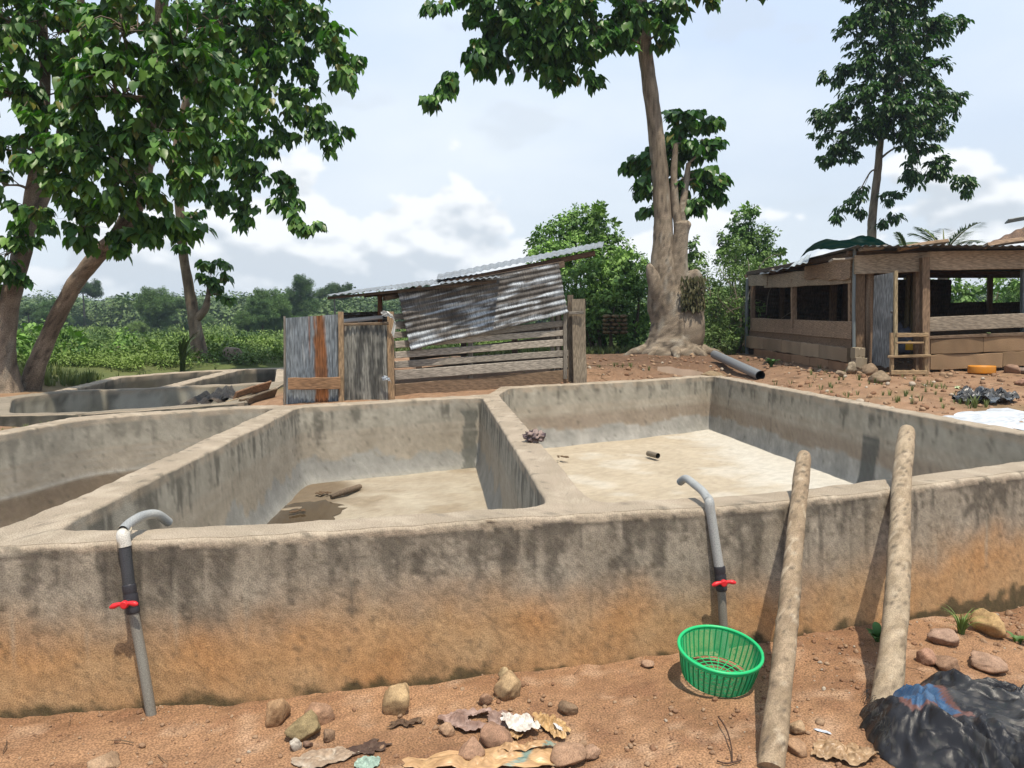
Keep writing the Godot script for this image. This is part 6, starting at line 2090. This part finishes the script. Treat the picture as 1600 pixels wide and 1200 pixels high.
	# by the right shed
	var bp := pt(1534, 577, 10.95)
	bp.y = terr(bp.x, 10.95)
	var tub := thing("orange_tub", "cut down orange plastic tub lying on the dirt before the shed", "tub", bp)
	g = Geo.new()
	var oc := func(p: Vector3) -> Color: return mixc(Color(0.58, 0.22, 0.02), Color(0.45, 0.2, 0.04), 0.5 + ns(p * 8.0))
	var prof := []
	var pr := []
	for q in [[0.01, 0.02], [0.005, 0.15], [0.02, 0.165], [0.10, 0.165], [0.115, 0.16], [0.10, 0.155], [0.03, 0.15], [0.02, 0.02]]:
		prof.append(bp + Vector3(0, q[0], 0))
		pr.append(q[1])
	var body := Geo.new()
	for k in prof.size() - 1:
		pass
	patch(body, 28, prof.size() - 1, func(u: float, v: float) -> Array:
		var j := int(round(v * (prof.size() - 1)))
		var w := (0.0 if u > 0.9999 else u) * TAU
		var p: Vector3 = prof[j] + Vector3(cos(w) * 1.15, 0, -sin(w) * 0.8) * pr[j]
		return [p, oc.call(p)])
	put(body, "body", M.plastic, tub)
	scrap("black_plastic_heap", "black and blue crumpled plastic on the ground right of the right basin", "plastic", on_ground(1538, 627), Vector2(0.36, 0.22), 0.0, 0.10, 0.2, M.sack, func(q: Vector3, _v: float, f: float) -> Color: return mixc(mixc(Color(0.03, 0.033, 0.038), Color(0.06, 0.09, 0.13), smoothstep(0.0, 0.3, ns(q * 5.0))), Color(0.16, 0.16, 0.16), f * 0.4))
	scrap("white_tarp", "white plastic sheet spread beyond the rim at the right edge", "tarp", on_ground(1630, 660), Vector2(1.05, 0.62), 0.35, 0.018, 0.15, M.plastic, func(q: Vector3, _v: float, f: float) -> Color: return mixc(Color(0.56, 0.60, 0.65), Color(0.45, 0.48, 0.52), f * 0.6 + 0.3 * ns(q * 4.0)), 0.0, 0.02)
	scrap("green_scrap", "small pale green scrap on the dirt before the shed's frame", "plastic", on_ground(1502, 607), Vector2(0.09, 0.05), 0.2, 0.02, 0.2, M.plastic, func(_q, _v, _f): return Color(0.42, 0.52, 0.30))
	scrap("pale_green_leaf", "pale green rag hung on the shed's sill plank", "rag", pt(1545, 520, 11.3) * Vector3(1, 0, 1) + Vector3(0, 0, 0), Vector2(0.03, 0.02), 0.0, 0.01, 0.2, M.cloth, func(_q, _v, _f): return Color(0.35, 0.45, 0.2), 0.0, 0.56)

func tuft(called: String, label: String, at: Vector3, blades: int, h: float, spread: float, w: float, light: Color, broad := false) -> void:
	var o := thing(called, label, "weed" if broad else "grass tuft", at)
	for k in blades:
		var g := Geo.new()
		var a := rng.randf() * TAU
		var out := Vector3(cos(a), 0, sin(a)) * rr(0.3, 1.0) * spread
		var hh := h * rr(0.5, 1.1)
		var b := at + Vector3(cos(a), 0, sin(a)) * 0.015
		var side := Vector3(-sin(a), 0, cos(a))
		var sh := rr(0.7, 1.2)
		patch(g, 2, 7, func(u: float, v: float) -> Array:
			var p := b + out * v * v + Vector3(0, hh * (v - 0.35 * v * v * v), 0)
			var ww := w * (sin(PI * clampf(v * 0.93 + 0.06, 0, 1)) if broad else (1.0 - v * 0.95))
			p += side * (u - 0.5) * ww * 2.0 + Vector3(0, absf(u - 0.5) * ww * 0.6, 0)
			return [p, light * sh * (0.75 + 0.4 * v)])
		put(g, "leaf" if broad else "blade", M.far_leaf, o)

func weeds() -> void:
	tuft("grass_tuft", "arching green grass tuft at the foot of the wall by the yellow rock", on_ground(1502, 990), 34, 0.20, 0.13, 0.006, Color(0.12, 0.19, 0.05))
	tuft("broad_weed", "small broad leaved weed at the wall beside the crooked pole", on_ground(1372, 1002), 10, 0.11, 0.08, 0.022, Color(0.06, 0.15, 0.04), true)
	tuft("broad_weed", "tiny seedling at the wall behind the basket", on_ground(1142, 1002), 6, 0.05, 0.035, 0.010, Color(0.10, 0.18, 0.06), true)
	tuft("broad_weed", "leafy weed at the foot of the shed's side wall", on_ground(1205, 575), 26, 0.20, 0.16, 0.03, Color(0.05, 0.12, 0.03), true)
	tuft("broad_weed", "low green weed at the right end of the wall's foot", on_ground(1590, 1005), 10, 0.07, 0.07, 0.014, Color(0.09, 0.16, 0.05), true)
	tuft("grass_tuft", "upright stalk with a dry seed head by the grass tuft", on_ground(1528, 985), 2, 0.19, 0.02, 0.003, Color(0.24, 0.2, 0.1))
	# dark tall plants in front of the field by the slender trunk
	tuft("tall_weed", "dark drooping broad bladed plant just left of the slender trunk", on_ground(285, 572), 16, 1.05, 0.5, 0.045, Color(0.04, 0.07, 0.02))
	# grass: the turf at the tree, and thin growth along the rims
	var xs := []
	var cs := []
	var blade := Geo.new()
	for k in 9:
		var a := rng.randf() * TAU
		var out := Vector3(cos(a), 0, sin(a)) * rr(0.2, 0.6)
		var s := Vector3(-sin(a), 0, cos(a)) * 0.05
		var b0 := Vector3(cos(a), 0, sin(a)) * 0.12
		var i0 := blade.add(b0 - s, Color(0.8, 0.8, 0.8))
		var i1 := blade.add(b0 + s, Color(0.8, 0.8, 0.8))
		var i2 := blade.add(b0 + out * 0.4 + s * 0.7 + Vector3(0, 0.6, 0), Color.WHITE)
		var i3 := blade.add(b0 + out * 0.4 - s * 0.7 + Vector3(0, 0.6, 0), Color.WHITE)
		var i4 := blade.add(b0 + out + Vector3(0, 0.95, 0), Color(1.1, 1.1, 1))
		blade.quad(i0, i1, i2, i3)
		blade.tri(i3, i2, i4)
	var bm := blade.mesh()
	for k in 16000:
		var x := rr(-9.0, 8.0)
		var d := rr(5.5, 22.0)
		if in_block(x, d, 0.12):
			continue
		var p := Vector3(x, 0, d)
		var rimside := 0.6 * smoothstep(0.0, 0.3, ns(p * 1.3 + Vector3(4, 0, 0)) + 0.1) if x > 3.5 and x < 5.4 and d > 7.0 and d < 11.0 else 0.0
		var want := rimside + smoothstep(0.0, 0.35, ns(p * 0.9 + Vector3(1, 0, 8)) - 0.25 + 0.4 * smoothstep(9.5, 8.0, d)) * 0.35
		if d > 16.6 or (x < -3.4 and d > 10.5):
			want = 1.0
		if x > 4.9 and d > 11.0 and d < 17.6:
			want = 0.0
		if x > 3.9 and x < 6.2 and d < 8.4:
			want = 0.0
		if x < -3.0 and d > 12.0:
			want *= 0.35
		if rng.randf() > want:
			continue
		var s := rr(0.04, 0.10) if want < 0.9 else rr(0.08, 0.22)
		xs.append(Transform3D(Basis(Vector3.UP, rng.randf() * TAU).scaled(Vector3(s, s, s)), Vector3(x, terr(x, d) - 0.005, -d)))
		cs.append(mixc(Color(0.07, 0.11, 0.03), Color(0.18, 0.21, 0.07), rng.randf() + 0.4 * ns(p * 0.7)))
	tag(put_many(bm, xs, cs, "grass", M.far_leaf), "short green grass behind the tanks and in thin patches by the rims", "grass", "", "stuff")

func gravel() -> void:
	for kind in 3:
		var g := Geo.new()
		boulder(g, Vector3(1, 0.7, 0.85), 0.95, func(p: Vector3) -> Color: return Color(1, 1, 1) * (0.9 + 0.25 * ns(p * 3.0)), 10, 7)
		var xs := []
		var cs := []
		for k in 5000:
			var x: float
			var d: float
			var s: float
			if k < 4000:
				x = rr(-3.2, 4.0)
				d = rr(2.3, 4.8)
				var pz := ns(Vector3(x, 0, d) * 1.1 + Vector3(5, 0, 5))
				if rng.randf() > 0.35 + 1.4 * pz + 0.25 * smoothstep(-0.5, 1.0, x):
					continue
				s = 0.003 + 0.013 * pow(rng.randf(), 3.5)
				if rng.randf() < 0.03:
					s *= 2.0
			else:
				x = rr(0.6, 9.0)
				d = rr(6.0, 15.0)
				s = 0.008 + 0.05 * pow(rng.randf(), 4.0)
			if in_block(x, d, 0.03):
				continue
			xs.append(Transform3D(Basis(Vector3.UP, rng.randf() * TAU).scaled(Vector3(s, s, s)), Vector3(x, terr(x, d) + s * 0.25, -d)))
			var c := mixc(Color(0.28, 0.15, 0.085), Color(0.44, 0.30, 0.19), pow(rng.randf(), 1.5))
			if rng.randf() < 0.06:
				c = Color(0.5, 0.42, 0.33)
			cs.append(c)
		var o := put_many(g.mesh(), xs, cs, "gravel", M.stone)
		tag(o, "small loose stones and clods scattered over the red dirt", "gravel", "", "stuff")
	# twigs and straw
	var sg := Geo.new()
	tube(sg, [Vector3(-0.5, 0, 0), Vector3(0, 0.03, 0.04), Vector3(0.5, 0, 0)], [0.02, 0.02, 0.012], 5, func(_p: Vector3) -> Color: return Color.WHITE)
	var xs := []
	var cs := []
	for k in 80:
		var x := rr(-2.5, 3.6)
		var d := rr(2.4, 4.3)
		if in_block(x, d, 0.05):
			continue
		var s := rr(0.03, 0.11)
		xs.append(Transform3D(Basis(Vector3.UP, rng.randf() * TAU).scaled(Vector3(s, s, s)), Vector3(x, terr(x, d) + 0.012, -d)))
		cs.append(mixc(Color(0.14, 0.085, 0.05), Color(0.36, 0.27, 0.17), rng.randf()))
	for k in 500:
		var x := rr(0.8, 8.0)
		var d := rr(9.0, 15.5)
		if in_block(x, d, 0.05):
			continue
		var s := rr(0.08, 0.35)
		xs.append(Transform3D(Basis(Vector3.UP, rng.randf() * TAU).scaled(Vector3(s, s * 0.5, s)), Vector3(x, terr(x, d) + 0.015, -d)))
		cs.append(mixc(Color(0.14, 0.085, 0.05), Color(0.32, 0.24, 0.15), rng.randf()))
	tag(put_many(sg.mesh(), xs, cs, "straw", M.bark), "bits of straw and twig strewn on the dirt", "litter", "", "stuff")

# ---------- sky ----------
func sky_image() -> Image:
	var w := 2048
	var h := 1024
	var im := Image.create(w, h, false, Image.FORMAT_RGBF)
	var n := FastNoiseLite.new()
	n.seed = 21
	n.noise_type = FastNoiseLite.TYPE_SIMPLEX_SMOOTH
	n.frequency = 1.0
	n.fractal_octaves = 6
	n.fractal_gain = 0.52
	for j in h:
		var el := (0.5 - (j + 0.5) / h) * PI
		for i in w:
			if el < -0.02:
				im.set_pixel(i, j, Color(0.16, 0.17, 0.12))
				continue
			var az := TAU * (i + 0.5) / w
			var dir := Vector3(sin(az) * cos(el), sin(el), -cos(az) * cos(el))
			var deg := rad_to_deg(el)
			var c := Color(0.67, 0.745, 0.81).lerp(Color(0.61, 0.735, 0.94), smoothstep(0.0, 24.0, deg))
			c = c.lerp(Color(0.50, 0.67, 0.93), smoothstep(20.0, 70.0, deg))
			# thin high veil
			var v := n.get_noise_3dv(Vector3(dir.x * 1.1, dir.y * 2.6, dir.z * 1.1) + Vector3(5, 1, 2))
			c = c.lerp(Color(0.80, 0.87, 0.94), clampf(0.36 + 1.3 * v, 0.0, 0.95))
			# grey wisps
			var wv := n.get_noise_3dv(Vector3(dir.x * 3.2, dir.y * 8.0, dir.z * 3.2) + Vector3(2, 9, 4))
			c = c.lerp(Color(0.60, 0.665, 0.73), 0.35 * smoothstep(0.26, 0.5, wv) * smoothstep(4.0, 9.0, deg) * (1.0 - smoothstep(30.0, 50.0, deg)))
			# heaped clouds low down
			if deg < 20.0:
				var q := Vector3(dir.x * 4.6, deg * 0.155, dir.z * 4.6)
				var lift := n.get_noise_3dv(Vector3(dir.x * 1.6, 0.0, dir.z * 1.6) + Vector3(3, 0, 7))
				var ceil_ := 6.6 + 7.0 * lift
				var d := n.get_noise_3dv(q) * 1.1 + (ceil_ - deg) * 0.11
				var up := n.get_noise_3dv(q + Vector3(0.05, 0.16, -0.03)) * 1.1 + (ceil_ - deg - 1.0) * 0.11
				var a := smoothstep(0.0, 0.10, d)
				var lit := clampf(0.50 + (d - up) * 3.4 - 0.07 * (ceil_ - deg), 0.0, 1.0)
				var cc := Color(0.60, 0.66, 0.725).lerp(Color(0.93, 0.955, 0.98), lit)
				cc = cc.lerp(Color(0.60, 0.665, 0.73), 0.55 * (1.0 - smoothstep(0.0, 5.0, deg)))
				c = c.lerp(cc, a * 0.9)
			im.set_pixel(i, j, c)
	return im

func _ready() -> void:
	rng.seed = 4711
	nz.seed = 11
	nz.noise_type = FastNoiseLite.TYPE_SIMPLEX_SMOOTH
	nz.frequency = 1.0
	nz.fractal_octaves = 3
	n1.seed = 13
	n1.noise_type = FastNoiseLite.TYPE_SIMPLEX_SMOOTH
	n1.frequency = 1.0
	n1.fractal_type = FastNoiseLite.FRACTAL_NONE
	nf.seed = 12
	nf.noise_type = FastNoiseLite.TYPE_SIMPLEX
	nf.frequency = 2.0
	nf.fractal_octaves = 3
	var cam := Camera3D.new()
	cam.name = "camera"
	cam.position = Vector3(0, EYE, 0)
	cam.rotation = Vector3(-TILT, 0, 0)
	cam.fov = 53.02
	cam.near = 0.05
	cam.far = 3000.0
	add_child(cam)
	var env := Environment.new()
	env.background_mode = Environment.BG_SKY
	var sky := Sky.new()
	var sm := PanoramaSkyMaterial.new()
	sm.panorama = ImageTexture.create_from_image(sky_image())
	sky.sky_material = sm
	env.sky = sky
	env.tonemap_mode = Environment.TONE_MAPPER_LINEAR
	env.tonemap_exposure = 1.12
	env.sdfgi_enabled = true
	env.ssao_enabled = true
	env.ssil_enabled = true
	env.fog_enabled = true
	env.fog_density = 0.0006
	env.fog_light_color = Color(0.78, 0.86, 0.95)
	var we := WorldEnvironment.new()
	we.name = "world_environment"
	we.environment = env
	add_child(we)
	var sun := DirectionalLight3D.new()
	sun.name = "sun"
	sun.light_energy = 1.55
	sun.light_color = Color(1.0, 0.955, 0.88)
	sun.light_angular_distance = 0.9
	sun.shadow_enabled = true
	add_child(sun)
	sun.look_at_from_position(Vector3.ZERO, Vector3(-0.14, -1.0, -0.36))
	make_materials()
	tanks()
	ground()
	middle_shed()
	right_shed()
	trees()
	vegetation()
	stone_pile()
	pipes()
	basket()
	poles()
	black_sack()
	rocks()
	litter()
	weeds()
	gravel()
